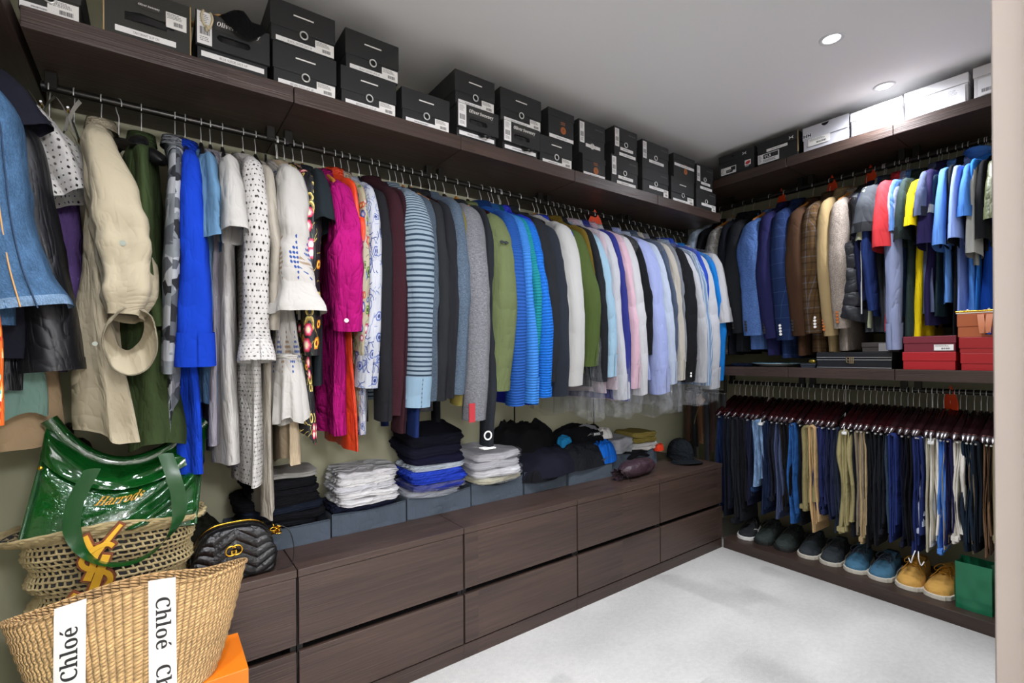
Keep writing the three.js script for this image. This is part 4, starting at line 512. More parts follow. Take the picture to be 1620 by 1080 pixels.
// orange paper dividers over the rails
[[onLeft(-2.045), 'left rail among the white shirts'], [onRight(0.775), 'right rail above the indigo blazer'], [onRight(1.06), 'right rail above the plaid jacket'], [onRight(1.25), 'right rail above the puffer gilet']].forEach(([pl, w]) => { const t = thing('rail_divider', `bright orange leaf-shaped divider tag on the ${w}`, 'divider tag', 'orange divider tags'); pl(t);
  const s = new THREE.Shape(); s.moveTo(0, 0.03); s.bezierCurveTo(0.012, 0.0, 0.045, -0.03, 0.04, -0.075); s.lineTo(-0.04, -0.075); s.bezierCurveTo(-0.045, -0.03, -0.02, 0.0, 0, 0.03); const h = new THREE.Path(); h.absarc(0, -0.004, 0.0135, 0, 6.2832, true); s.holes.push(h);
  part(t, 'tag', new THREE.ExtrudeGeometry(s, { depth: 0.004, bevelEnabled: false, curveSegments: 20 }).rotateY(1.0), M.orangeTag); });
{ const t = thing('rail_divider', 'bright orange divider tag on the lower right rail near the door jamb', 'divider tag', 'orange divider tags'); t.position.set(1.58, RLY, RRZ); t.rotation.y = -Math.PI / 2;
  const s = new THREE.Shape(); s.moveTo(0, 0.03); s.bezierCurveTo(0.012, 0.0, 0.045, -0.03, 0.04, -0.09); s.lineTo(-0.04, -0.09); s.bezierCurveTo(-0.045, -0.03, -0.02, 0.0, 0, 0.03); const h = new THREE.Path(); h.absarc(0, -0.004, 0.0135, 0, 6.2832, true); s.holes.push(h); part(t, 'tag', new THREE.ExtrudeGeometry(s, { depth: 0.004, bevelEnabled: false, curveSegments: 20 }).rotateY(0.9), M.orangeTag); }

// ------------------------------------------------------------------ trousers on the lower right rail
const mahArm = armGeo(0.21, -0.098, -0.212, 0.009, 0.014, 0.022, 0.02);
const mahBar = cyl([-0.2, -0.222, 0], [0.2, -0.222, 0], 0.0045, 8), mahClip = new THREE.TorusGeometry(0.0165, 0.0022, 6, 18).rotateY(Math.PI / 2).rotateZ(-0.5).scale(1, 1, 1.15).translate(0.178, -0.196, 0.009);
function legGeo(len1, len2, hx, th, a, top, cx, seed) {
  const sd = seed * 3.1;
  return grid(14, 44, (u, v) => { const q = u * 6.2832; let y, z, nz, ny, arc = 0;
    if (v < 0.44) { y = mix(-len1, top, v / 0.44); z = a; nz = 1; ny = 0; } else if (v > 0.56) { y = mix(top, -len2, (v - 0.56) / 0.44); z = -a; nz = -1; ny = 0; } else { arc = (v - 0.44) / 0.12 * Math.PI; z = a * Math.cos(arc); y = top + a * Math.sin(arc); nz = Math.cos(arc); ny = Math.sin(arc); }
    const d = clamp((top - y) / (top + len1)), c = sgnpow(Math.cos(q), 0.75), s = sgnpow(Math.sin(q), 0.7), H = hx * (1 - 0.10 * d + 0.10 * noise(y * 6, seed, v < 0.5 ? 1 : 2) * sstep(0, 0.3, d));
    const X = cx + 0.012 * noise(y * 5, sd, 1) + H * c, off = th * (1 + 0.35 * noise(y * 9, c * 2, sd)) * s, wz = (0.010 * noise(y * 3.5, sd, 0) + 0.007 * noise(y * 6, sd, c * 1.5)) * sstep(0, 0.4, d) + 0.004 * noise(X * 30, y * 7, sd);
    return [X, y + ny * off + (ny ? 0 : 0.004 * noise(X * 20, sd)), z + nz * off + wz, u * 2 * (H + th), y]; }, true);
}
TROUSERS.forEach(([x, foot, w, col, desc], i) => {
  const seed = 300 + i, ord = ordinal(i + 1), r = rng(seed), yaw = (r() - 0.5) * 0.12, lit = '#' + new THREE.Color(col).multiplyScalar(1.38).getHexString(), fab = /jean/.test(desc) ? lit + ' linen denim' : lit + ' linen', m = cloth(fab), len = -foot;
  const pl = o => { o.position.set(x, RLY, RRZ); o.rotation.y = -Math.PI / 2 + yaw; };
  const t = thing('trousers', `${desc} folded over a hanger, ${ord} pair from the left`, 'trousers', 'trousers on the lower right rail'); pl(t);
  const W2 = w * 1.2, a = W2 * 0.52, th = W2 * 0.36, cx = 0.065 + 0.035 * r();
  part(t, 'leg', legGeo(len, len - 0.03 - 0.08 * r(), 0.115, th, a, -0.206 - a - th, cx, seed), m);
  part(t, 'leg', legGeo(len - 0.015 - 0.03 * r(), len - 0.05, 0.105, th * 0.55, Math.max(0.004, a * 0.22), -0.222 - th * 0.8, cx + 0.014 * (r() - 0.3), seed + 60), m);
  if (i % 3 === 0) part(t, 'waistband', box(cx - 0.1, cx + 0.108, foot + 0.008, foot + 0.035, a - th * 1.3, a + th * 1.3, 0.005, 'x'), m);
  if (/drawcord/.test(desc)) for (const s of [-1, 1]) part(t, 'drawcord', tube([[cx + 0.11, foot + 0.03, 0.006 * s], [cx + 0.13, foot, 0.012 * s], [cx + 0.125, foot - 0.03, 0.02 * s], [cx + 0.12, foot - 0.01, 0.03 * s]], 0.0025, 16, 6), M.card);
  const h = thing('trouser_hanger', `glossy mahogany hanger with steel hook holding the ${desc}`, 'hanger', 'mahogany trouser hangers'); pl(h);
  part(h, 'hook', hookGeo, M.chrome); part(h, 'arms', mahArm, [M.mahogany, M.mahogany, M.mahoganyDark, M.mahoganyBrown][x > 1.4 ? 2 + i % 2 : i % 3]); part(h, 'trouser_bar', mahBar, M.chrome); part(h, 'end_band', mahClip, std(0x6b3a38, 0.25, { metalness: 0.6 }));
});
// white plastic-coated wire hangers among them
[[0.685, 0.25], [1.12, 0.3], [1.505, 0.2]].forEach(([x, yaw], i) => { const t = thing('wire_hanger', `white wire hanger among the trousers, ${['above the pale washed jeans', 'left of the khaki chinos', 'above the stone linen trousers'][i]}`, 'hanger', 'white wire hangers on the lower rail'); t.position.set(x, RLY, RRZ); t.rotation.y = -Math.PI / 2 + yaw;
  part(t, 'hook', hookGeo, M.wireWhite); part(t, 'frame', tube([[0, -0.09, 0], [0.1, -0.15, 0], [0.235, -0.222, 0], [0.235, -0.236, 0], [0, -0.238, 0], [-0.2, -0.236, 0], [-0.2, -0.222, 0], [-0.1, -0.15, 0], [0, -0.09, 0]], 0.0026, 60, 6), M.wireWhite); part(t, 'end_cap', box(0.19, 0.238, -0.242, -0.226, -0.012, 0.012, 0.004), M.wireWhite); });
// belts and ties in the corner
[[0.19, '#3b2417', 0.42, 'dark brown leather'], [0.235, '#141416', 0.46, 'black leather'], [0.28, '#5b3c24', 0.36, 'mid brown leather'], [0.325, '#23242b', 0.5, 'blue-black woven'], [0.37, '#2e1a14', 0.40, 'reddish brown leather'], [0.41, '#3a3936', 0.52, 'dull grey canvas'], [0.452, '#222326', 0.6, 'charcoal canvas']].forEach(([x, c, L, d], i) => {
  const t = thing('belt', `${d} belt hanging in the dark corner, ${ordinal(i + 1)} from the left`, 'belt', 'belts in the corner'); t.position.set(x, 0.98, -3.06);
  part(t, 'strap', grid(4, 20, (u, v) => [(u - 0.5) * 0.034 + 0.004 * Math.sin(v * 5 + i), -v * L, 0.012 * Math.sin(v * 3 + i) + 0.003 * Math.cos((u - 0.5) * 3)]), std(c, 0.55)); part(t, 'strap', grid(4, 20, (u, v) => [(u - 0.5) * 0.034, -v * (L - 0.07), -0.012 + 0.01 * Math.sin(v * 3 + i)]), std(c, 0.55));
  part(t, 'buckle', new THREE.TorusGeometry(0.02, 0.0025, 6, 4).rotateZ(0.785).translate(0, 0.012, 0), M.chrome); });
{ const t = thing('belt_rack', 'dark metal belt bar fixed under the shelf in the corner', 'rack'); part(t, 'bar', box(0.17, 0.47, 0.985, 1.0, -3.068, -3.052, 0.002, 'x'), M.rod); part(t, 'post', box(0.165, 0.18, 0.985, 1.109, -3.068, -3.052, 0.002, 'y'), M.rod); part(t, 'post', box(0.46, 0.475, 0.985, 1.109, -3.068, -3.052, 0.002, 'y'), M.rod); }
{ const t = thing('price_tag', 'small square kraft tag hanging cornerwise on a cord in the corner', 'tag'); t.position.set(0.33, 0.955, -2.99); part(t, 'card', box(-0.027, 0.027, -0.027, 0.027, -0.001, 0.001, 0.0004).rotateZ(0.72).translate(0, -0.02, 0), std('#b59a83', 0.8)); part(t, 'cord', tube([[0, 0.012, 0], [0.002, 0.03, -0.03], [-0.002, 0.046, -0.064]], 0.0015, 12, 5), M.wireWhite); part(t, 'cord', tube([[0, -0.05, 0.0], [-0.03, -0.12, 0], [-0.05, -0.19, 0]], 0.0015, 12, 5), std('#9a7f5c', 0.8)); }

// ------------------------------------------------------------------ shoe boxes; local frame: front face at x = 0, width along z, standing on y = 0
const scribble = (g, x, y, w, h, n, seed, col = '#555') => { const r = rng(seed); g.fillStyle = col; for (let j = 0; j < n; j++) { let X = x; while (X < x + w * (0.6 + 0.4 * r())) { const q = 3 + r() * 8; g.fillRect(X, y + j * h / n, q, h / n * 0.5); X += q + 3; } } };
const bars = (g, x, y, w, h, seed) => { const r = rng(seed); g.fillStyle = '#333'; for (let X = x; X < x + w;) { const q = 1 + r() * 3; g.fillRect(X, y, q, h); X += q + 1 + r() * 3; } };
const stripTex = ['BLACK LEATHER LACE UP', 'BROWN SUEDE LACE UP', 'TAN SMART SLIP ON', 'BLUE SUEDE LACE UP', '', 'BROWN LEATHER LACE UP', ''].map((s, i) => textTex(512, 40, (g, w, h) => { g.fillStyle = '#e4e3e0'; g.fillRect(0, 0, w, h); g.fillStyle = '#55534f'; if (!s) scribble(g, 120, 14, 300, 22, 1, 50 + i, '#777'); g.font = '24px sans-serif'; g.textAlign = 'center'; g.fillText(s, w / 2, 29); }));
const barTex = textTex(160, 128, (g, w, h) => { g.fillStyle = '#e2e0da'; g.fillRect(0, 0, w, h); scribble(g, 10, 10, 130, 44, 4, 3); bars(g, 60, 70, 70, 34, 4); });
const barTall = textTex(80, 256, (g, w, h) => { g.fillStyle = '#e2e1de'; g.fillRect(0, 0, w, h); scribble(g, 14, 20, 46, 70, 5, 9, '#8a8a88'); g.save(); bars(g, 14, 120, 50, 60, 5); g.restore(); scribble(g, 14, 196, 46, 40, 3, 8, '#777'); });
const scriptTex = textTex(384, 128, (g, w, h) => { g.fillStyle = '#2a2a27'; g.fillRect(0, 0, w, h); g.fillStyle = '#e6e4de'; g.font = 'italic bold 60px serif'; g.textAlign = 'center'; g.fillText('Oliver Sweeney', w / 2, 82, w - 14); });
const crestTex = textTex(128, 192, (g, w, h) => { g.fillStyle = '#1c1d1d'; g.fillRect(0, 0, w, h); g.fillStyle = '#b5642a'; scribble(g, 22, 18, 96, 44, 2, 77, '#b5642a'); g.beginPath(); g.arc(64, 122, 46, 0, 7); g.fill(); g.strokeStyle = '#5d2f12'; g.lineWidth = 4; for (const q of [36, 22]) { g.beginPath(); g.arc(64, 122, q, 0, 7); g.stroke(); } g.fillStyle = '#5d2f12'; g.fillRect(56, 108, 16, 26); });
const smallText = textTex(160, 32, (g, w, h) => { g.fillStyle = '#1c1d1d'; g.fillRect(0, 0, w, h); g.fillStyle = '#8d8d8b'; g.font = 'italic 22px serif'; g.fillText('Oliver Sweeney', 6, 24); });
const uaMark = (g, x, y, s, c) => { g.strokeStyle = c; g.lineWidth = s * 0.22; g.beginPath(); g.arc(x, y - s * 0.62, s * 0.62, 0.25, 2.9); g.stroke(); g.beginPath(); g.arc(x, y + s * 0.62, s * 0.62, 3.4, 6.03); g.stroke(); g.fillStyle = c; g.fillRect(x - s * 0.3, y - s * 0.08, s * 0.6, s * 0.16); };
const uaTex = textTex(96, 64, (g, w, h) => { g.fillStyle = '#1c1d1d'; g.fillRect(0, 0, w, h); uaMark(g, 48, 32, 34, '#e8e8e8'); });
const sizeTex = textTex(256, 112, (g, w, h) => { g.fillStyle = '#d9d9d8'; g.fillRect(0, 0, w, h); scribble(g, 8, 12, 40, 90, 6, 3); g.fillStyle = '#141414'; g.fillRect(68, 8, 176, 52); g.fillStyle = '#fff'; g.font = 'bold 42px sans-serif'; g.fillText('11.5', 78, 50); bars(g, 180, 16, 54, 30, 8); scribble(g, 68, 70, 170, 34, 3, 7, '#222'); });
const sizeTex2 = textTex(256, 112, (g, w, h) => { g.fillStyle = '#d9d9d8'; g.fillRect(0, 0, w, h); scribble(g, 8, 10, 44, 90, 5, 4); g.fillStyle = '#141414'; g.fillRect(90, 44, 110, 50); g.fillRect(170, 10, 74, 60); scribble(g, 100, 54, 90, 30, 3, 2, '#bbb'); });
const redTex = textTex(96, 112, (g, w, h) => { g.fillStyle = '#e2dcdc'; g.fillRect(0, 0, w, h); g.fillStyle = '#c02a2c'; g.beginPath(); g.ellipse(50, 42, 40, 26, -0.3, 0, 7); g.fill(); g.fillStyle = '#1c1d1d'; g.fillRect(0, 80, w, 32); scribble(g, 8, 86, 80, 20, 2, 6, '#eee'); });
const hhTex = textTex(128, 64, (g, w, h) => { g.fillStyle = '#cfcfd3'; g.fillRect(0, 0, w, h); g.fillStyle = '#15161a'; for (const x of [8, 66]) { g.fillRect(x, 8, 13, 48); g.fillRect(x + 36, 8, 13, 48); g.beginPath(); g.moveTo(x + 8, 24); g.lineTo(x + 44, 34); g.lineTo(x + 44, 46); g.lineTo(x + 8, 36); g.fill(); } });
const whiteTex = textTex(512, 192, (g, w, h) => { g.fillStyle = '#e2e1e2'; g.fillRect(0, 0, w, h); scribble(g, 130, 50, 200, 22, 2, 4, '#a6a6ac'); scribble(g, 370, 36, 80, 60, 4, 6, '#9a9aa0'); bars(g, 30, 120, 90, 40, 4); });
const clothTapeLoop = tube([[0.0, 0.0, -0.02], [0.028, -0.006, -0.015], [0.034, -0.014, 0.01], [0.02, -0.012, 0.02], [0, 0, 0.02]], 0.006, 20, 6);
const FR = [0, Math.PI / 2, 0];
function shoeBox(kind, place, w, h, label, o = {}) {
  const t = thing('shoe_box', label, 'shoe box', o.group || 'shoe boxes on the left shelf'); place(t); const d = o.d || 0.31, m = o.m || M.boxBlack, e = 0.0012, S = stripTex[(o.strip ?? 0) % stripTex.length];
  if (kind === 'lid') { const ly = h * 0.37;
    part(t, 'base', box(-d + 0.003, -0.003, 0, h - 0.004, -w / 2 + 0.003, w / 2 - 0.003, 0.0015), m); part(t, 'lid', box(-d, 0, ly, h, -w / 2, w / 2, 0.002), m);
    const ring = part(t, 'eyelet', new THREE.TorusGeometry(0.0125, 0.0026, 8, 28).rotateY(Math.PI / 2), M.chrome); ring.position.set(0.001, ly - 0.006, 0.0); ring.scale.z = 0.95; const hole = part(t, 'eyelet_hole_shade', new THREE.CircleGeometry(0.011, 20).rotateY(Math.PI / 2), M.darkInside); hole.position.set(0.0012, ly - 0.006, 0);
    part(t, 'wordmark', box(0, e, ly + (h - ly) * 0.56, ly + (h - ly) * 0.56 + 0.0042, -0.032, 0.032, 0), M.card);
    decal(t, 'label_strip', w * 0.72, 0.0155, S, [e - 0.003, 0.012, 0.012 * 1], FR); decal(t, 'barcode_label', 0.062, 0.042, barTex, [e * 1.6 - 0.003, 0.0245, -w / 2 + 0.036], FR); }
  if (kind === 'tall') { part(t, 'base', box(-d + 0.003, -0.002, 0, h - 0.004, -w / 2 + 0.003, w / 2 - 0.003, 0.0015), m); part(t, 'lid', box(-d, 0, o.ly || h * 0.52, h, -w / 2, w / 2, 0.002), m);
    const ry = h * (o.ry || 0.45), ring = part(t, 'eyelet', new THREE.TorusGeometry(0.012, 0.0026, 8, 28).rotateY(Math.PI / 2), M.chrome); ring.position.set(0.001, ry, 0); const hole = part(t, 'eyelet_hole_shade', new THREE.CircleGeometry(0.0105, 20).rotateY(Math.PI / 2), M.darkInside); hole.position.set(0.0012, ry, 0);
    if (o.left !== 0) decal(t, 'barcode_label', 0.032, h * 0.62, barTall, [e, h * 0.62, w / 2 - 0.022], FR); decal(t, 'wordmark', 0.06, 0.012, smallText, [e, h * 0.83, -w / 2 + 0.045], FR);
    decal(t, 'label_strip', w * 0.55, 0.0165, S, [e * 1.5, h * 0.27, -0.004], FR); if (o.two) decal(t, 'label_strip', w * 0.7, 0.0165, stripTex[(o.strip + 3) % 7], [e * 1.2, h * 0.08, -0.01], FR); if (o.corner) decal(t, 'barcode_label', 0.045, 0.042, barTex, [e * 2, h * 0.17, -w / 2 + 0.03], FR); }
  if (kind === 'drawer') { const fy = h * 0.3;
    part(t, 'base', box(-d + 0.003, -0.002, 0, h - 0.004, -w / 2 + 0.004, w / 2 - 0.004, 0.0015), m);
    const lid = new THREE.Shape(); lid.moveTo(-w / 2, fy); lid.lineTo(w / 2, fy); lid.lineTo(w / 2, h); lid.lineTo(-w / 2, h); lid.closePath(); const hy = fy + (h - fy) * 0.36, slot = new THREE.Path(); slot.moveTo(-0.035, hy - 0.011); slot.absarc(-0.035 + 0.0, hy, 0.011, -Math.PI / 2, -Math.PI * 1.5, true); slot.lineTo(0.035, hy + 0.011); slot.absarc(0.035, hy, 0.011, Math.PI / 2, -Math.PI / 2, true); slot.closePath(); lid.holes.push(slot);
    part(t, 'front_flap', new THREE.ExtrudeGeometry(lid, { depth: 0.01, bevelEnabled: true, bevelSize: 0.001, bevelThickness: 0.001, bevelSegments: 1, curveSegments: 10 }).rotateY(Math.PI / 2), m); part(t, 'handle', grid(10, 4, (u, v) => [0.003 + 0.01 * Math.sin(u * 3.14), hy + (v - 0.5) * 0.016 - 0.004 * Math.sin(u * 3.14), (u - 0.5) * 0.066]), M.blackPlastic);
    part(t, 'slot_shade', box(-0.0015, 0.0, hy - 0.014, hy + 0.014, -0.05, 0.05, 0), M.darkInside); part(t, 'top', box(-d, 0.004, h - 0.003, h, -w / 2, w / 2, 0.001), m);
    decal(t, 'wordmark', w * 0.62, w * 0.2, scriptTex, [0.0125, h * 0.83, -0.012], FR); decal(t, 'barcode_label', 0.038, (h - fy) * 0.96, barTall, [0.0125, fy + (h - fy) * 0.5, w / 2 - 0.022], FR);
    decal(t, 'label_strip', w * 0.86, 0.0165, S, [-0.0005, fy * 0.55, 0], FR); if (o.tape) { const l = part(t, 'pull_loop', clothTapeLoop, M.blackPlastic); l.position.set(0.0, fy * 0.8, -0.03); } }
  if (kind === 'crest') { part(t, 'base', box(-d + 0.003, -0.002, 0, h - 0.004, -w / 2 + 0.003, w / 2 - 0.003, 0.0015), m); part(t, 'lid', box(-d, 0, h * 0.74, h, -w / 2, w / 2, 0.002), m); decal(t, 'crest', 0.048, 0.072, crestTex, [e - 0.002, h * 0.43, -0.012], FR); decal(t, 'label_strip', w * 0.92, 0.0165, S, [e * 1.5 - 0.002, h * (o.up || 0.08), 0], FR); }
  if (kind === 'torn') { part(t, 'base', box(-d, -0.004, 0, h, -w / 2, w / 2, 0.0015), m); part(t, 'front', (() => { const s = new THREE.Shape(); s.moveTo(-w / 2, 0); s.lineTo(w / 2, 0); s.lineTo(w / 2, h); s.lineTo(-w / 2, h); s.closePath(); const p = new THREE.Path(); for (const [i, q] of [[-0.055, 0.052], [-0.055, 0.075], [-0.02, 0.083], [0.02, 0.079], [0.058, 0.083], [0.06, 0.062], [0.02, 0.056], [-0.02, 0.055]].entries()) i ? p.lineTo(...q) : p.moveTo(...q); p.closePath(); s.holes.push(p); return new THREE.ExtrudeGeometry(s, { depth: 0.004, bevelEnabled: false }).rotateY(Math.PI / 2).translate(-0.0035, 0, 0); })(), m);
    for (const q of [-1, 1]) part(t, 'worn_edge', box(-0.001, 0.0015, 0, h, q * w / 2 - 0.0015, q * w / 2 + 0.0015, 0), M.cardBrown, 'worn tan cardboard edge'); part(t, 'slot_shade', box(-0.0045, -0.0035, 0.05, 0.085, -0.06, 0.06, 0), M.darkInside); part(t, 'handle', grid(10, 4, (u, v) => [-0.002 + 0.012 * Math.sin(u * 3.14), 0.062 + (v - 0.5) * 0.018, (u - 0.5) * 0.1]), M.blackPlastic);
    part(t, 'oval_plate', new THREE.CylinderGeometry(0.032, 0.032, 0.001, 30).scale(1, 1, 0.38).rotateZ(Math.PI / 2).rotateX(Math.PI / 2).translate(0.001, 0.108, 0), M.boxOlive); decal(t, 'wordmark', 0.052, 0.016, scriptTex, [0.002, 0.108, 0], FR); decal(t, 'label_strip', w * 0.7, 0.0165, stripTex[2], [0.0015, 0.022, 0.006], FR); decal(t, 'barcode_label', 0.05, 0.045, barTex, [0.0015, 0.09, -w / 2 + 0.035], FR); }
  return t;
}
const SX = 0.497, SY = 2.1472;
const bl = (z, y = SY, x = SX, yaw = 0) => o => { o.position.set(x, y, z); o.rotation.y = yaw; };
const H1 = 0.139;
shoeBox('lid', bl(0.215), 0.125, 0.14, 'black shoe box with a white slip-on label at the top left corner', { strip: 6, m: M.boxOlive });
shoeBox('torn', bl(0.006), 0.2, 0.15, 'black shoe box with a torn hand slot, marked TAN SMART SLIP ON', { m: M.boxOlive });
shoeBox('drawer', bl(-0.207), 0.2, 0.145, 'black shoe box under the black cloth pouch, marked BLUE SUEDE LACE UP', { strip: 3 });
shoeBox('lid', bl(-0.421), 0.205, H1, 'black lidded shoe box, lower of the left tallest pair', { strip: 1 });
shoeBox('lid', bl(-0.415, SY + H1 + 0.0005, SX + 0.003), 0.208, H1, 'black lidded shoe box marked BLACK LEATHER LACE UP, upper of the left tallest pair', { strip: 0 });
shoeBox('lid', bl(-0.642), 0.208, H1 - 0.004, 'black lidded shoe box, lower of the pair next to the tallest pair', { strip: 1 });
shoeBox('lid', bl(-0.659, SY + H1 - 0.0035, SX - 0.008), 0.203, H1 + 0.004, 'black lidded shoe box shifted sideways on top of its pair', { strip: 0 });
shoeBox('lid', bl(-0.872), 0.208, H1 - 0.006, 'single black lidded shoe box standing alone with ceiling above it', { strip: 4 });
shoeBox('drawer', bl(-1.107), 0.203, H1, 'left of the two black boxes with script lettering and a pull loop', { strip: 5, tape: 1 });
shoeBox('lid', bl(-1.1, SY + H1 + 0.0005), 0.197, H1, 'black lidded box on top of the left script-lettered box', { strip: 5 });
shoeBox('drawer', bl(-1.338), 0.205, 0.132, 'right of the two black boxes with script lettering and a pull loop', { strip: 4, tape: 1 });
shoeBox('lid', bl(-1.344, SY + 0.1325), 0.232, 0.145, 'black lidded box on top of the right script-lettered box', { strip: 5 });
shoeBox('lid', bl(-1.554), 0.205, 0.128, 'black lidded box under the left orange-crested box', { strip: 4 });
shoeBox('crest', bl(-1.587, SY + 0.1285), 0.168, 0.143, 'black shoe box with an orange round crest, upper, beside the script-lettered boxes', { strip: 2 });
shoeBox('crest', bl(-1.81), 0.167, 0.105, 'low black shoe box with an orange round crest, standing on the shelf', { strip: 2 });
shoeBox('tall', bl(-1.795, SY + 0.1055), 0.188, 0.166, 'black box with an L of white labels on top of the low crested box', { strip: 2, ry: 0.28 });
shoeBox('tall', bl(-2.042), 0.215, 0.153, 'black box with tall barcode label, lower, third stack from the corner end', { strip: 1, two: 1 });
shoeBox('tall', bl(-2.052, SY + 0.1535), 0.187, 0.153, 'black box with tall barcode label, upper, on the third stack from the corner', { strip: 4, two: 1 });
shoeBox('tall', bl(-2.305), 0.236, 0.144, 'black box with a corner barcode, lower, second broad stack before the corner', { strip: 1, left: 0, corner: 1 });
shoeBox('tall', bl(-2.306, SY + 0.1445), 0.24, 0.15, 'black box with a tall barcode, upper, second broad stack before the corner', { strip: 5 });
shoeBox('lid', bl(-2.562), 0.228, 0.146, 'black lidded box under the crested box near the corner', { strip: 0 });
shoeBox('crest', bl(-2.58, SY + 0.1465), 0.215, 0.14, 'black box whose orange crest is crossed by a label, near the corner', { strip: 3, up: 0.55 });
shoeBox('tall', bl(-2.808), 0.215, 0.122, 'lower black box of the last stack against the corner', { strip: 3, left: 0, corner: 1 });
shoeBox('tall', bl(-2.795, SY + 0.1225), 0.184, 0.152, 'upper black box of the last stack against the corner', { strip: 2, two: 1 });
// pouch, rope and shoe horn on the third box
{ const t = thing('cloth_pouch', 'crumpled black cloth pouch draped on a shoe box at the top left', 'pouch'); t.position.set(0.42, SY + 0.1455, -0.235);
  part(t, 'cloth', grid(30, 22, (u, v) => { const a = u * 6.2832, r = v, k = 1 + 0.18 * noise(Math.cos(a) * 2, Math.sin(a) * 2, 4); return [0.1 * r * Math.cos(a) * k + 0.02 * r, 0.052 * (1 - Math.pow(r, 3)) * (1 + 0.35 * noise(r * 3 * Math.cos(a), r * 3 * Math.sin(a), 7)) - (r * Math.cos(a) > 0.7 ? (r * Math.cos(a) - 0.7) * 0.19 : 0) + 0.002, 0.085 * r * Math.sin(a) * k, u * 0.3, v * 0.2]; }, true), cloth('#0e0e10 crush'));
  const s = thing('shoe_horn', 'pale wooden shoe horn lying on the box beside the black pouch', 'shoe horn'); s.position.set(0.42, SY + 0.162, -0.135); s.rotation.set(0.2, 0.5, -0.2); part(s, 'blade', grid(16, 20, (u, v) => { const a = u * 6.2832, e = Math.sqrt(Math.max(0, 1 - Math.pow(Math.abs(2 * v - 1), 5))); return [(v - 0.5) * 0.17, 0.007 * Math.sin(a) * e + 0.008 * Math.pow(2 * v - 1, 2), 0.018 * Math.cos(a) * e * (0.7 + 0.4 * v)]; }, true), std('#b98f55', 0.45));
  const k = thing('cord_loop', 'loop of cream cord hanging over the front of the shoe box', 'cord'); k.position.set(0.512, SY + 0.143, -0.135); part(k, 'cord', tube([[-0.05, 0.01, 0.0], [-0.01, 0.008, 0.008], [0.004, -0.02, 0.014], [0.003, -0.045, 0.004], [0.006, -0.05, -0.004], [0.004, -0.02, -0.014], [-0.01, 0.006, -0.01], [-0.05, 0.012, -0.006]], 0.0034, 40, 7), std('#c9bb98', 0.9)); part(k, 'knot', new THREE.TorusKnotGeometry(0.005, 0.0028, 40, 6).translate(0.004, -0.05, 0), std('#c9bb98', 0.9)); }
// boxes on the right-hand top shelf
const br = (x, y = 2.3755, yaw = 0) => o => { o.position.set(x, y, -2.962); o.rotation.y = -Math.PI / 2 + yaw; };
function rightBox(x, w, h, m, label, deco, lidH = 0.045, cls = 'lid') { const t = thing('shoe_box', label, 'shoe box', 'shoe boxes on the right shelf'); br(x)(t); const d = 0.33;
  part(t, 'base', box(-d + 0.003, -0.003, 0, h - 0.003, -w / 2 + 0.003, w / 2 - 0.003, 0.0015), m);
  if (cls === 'notch') { const s = new THREE.Shape(); s.moveTo(-w / 2, h - lidH); s.lineTo(w / 2, h - lidH); s.lineTo(w / 2, h); s.lineTo(0.02, h); s.absarc(0, h, 0.02, 0, Math.PI, true); s.lineTo(-w / 2, h); s.closePath(); part(t, 'lid', new THREE.ExtrudeGeometry(s, { depth: 0.003, bevelEnabled: false, curveSegments: 12 }).rotateY(Math.PI / 2).translate(-0.002, 0, 0), m); part(t, 'notch', new THREE.CircleGeometry(0.019, 16, Math.PI, Math.PI).rotateY(Math.PI / 2).translate(-0.0025, h, 0), M.darkInside); part(t, 'lid_top', box(-d, 0, h - 0.003, h - 0.0005, -w / 2, w / 2, 0), m); }
  else part(t, 'lid', box(-d, 0.001, h - lidH, h, -w / 2, w / 2, 0.002), m);
  deco(t, w, h); return t; }
rightBox(0.608, 0.232, 0.142, M.boxBlack, 'black sports shoe box with a red and white badge in the shelf corner', (t, w, h) => { decal(t, 'logo', 0.05, 0.033, uaTex, [0.0022, h - 0.028, -0.055], FR); decal(t, 'size_label', 0.1, 0.044, sizeTex2, [0.0005, 0.038, 0.05], FR); decal(t, 'badge', 0.038, 0.044, redTex, [0.0005, 0.045, -0.075], FR); part(t, 'finger_hole_shade', new THREE.CircleGeometry(0.006, 14).scale(1.6, 1, 1).rotateY(Math.PI / 2).translate(0.0022, h - 0.02, 0.02), M.darkInside); });
rightBox(0.858, 0.234, 0.142, M.boxBlack, 'black sports shoe box with an 11.5 size label on the right shelf', (t, w, h) => { decal(t, 'logo', 0.05, 0.033, uaTex, [0.0022, h - 0.03, -0.08], FR); decal(t, 'size_label', 0.125, 0.055, sizeTex, [0.0005, 0.04, 0.05], FR); decal(t, 'label_strip', 0.12, 0.016, stripTex[6], [0.0008, 0.082, -0.0], FR); part(t, 'worn_edge', box(-0.002, 0.003, 0.02, h, -w / 2 - 0.001, -w / 2 + 0.002, 0), M.cardBrown); });
rightBox(1.113, 0.226, 0.135, std('#bfbfc5', 0.6), 'pale grey shoe box with black HH letters and a notched lid', (t, w, h) => { decal(t, 'logo', 0.046, 0.023, hhTex, [0.0022, h - 0.048, 0.088], FR); decal(t, 'size_label', 0.11, 0.04, barTex, [0.0005, 0.045, 0.03], FR); }, 0.07, 'notch');
rightBox(1.344, 0.222, 0.128, M.boxWhite, 'glaring white shoe box directly under the far downlight', (t, w, h) => decal(t, 'print', 0.2, 0.07, whiteTex, [0.0005, 0.042, 0], FR));
rightBox(1.579, 0.232, 0.133, M.boxWhite, 'white shoe box with faint grey print, second from the door jamb', (t, w, h) => decal(t, 'print', 0.21, 0.08, whiteTex, [0.0005, 0.045, 0], FR));
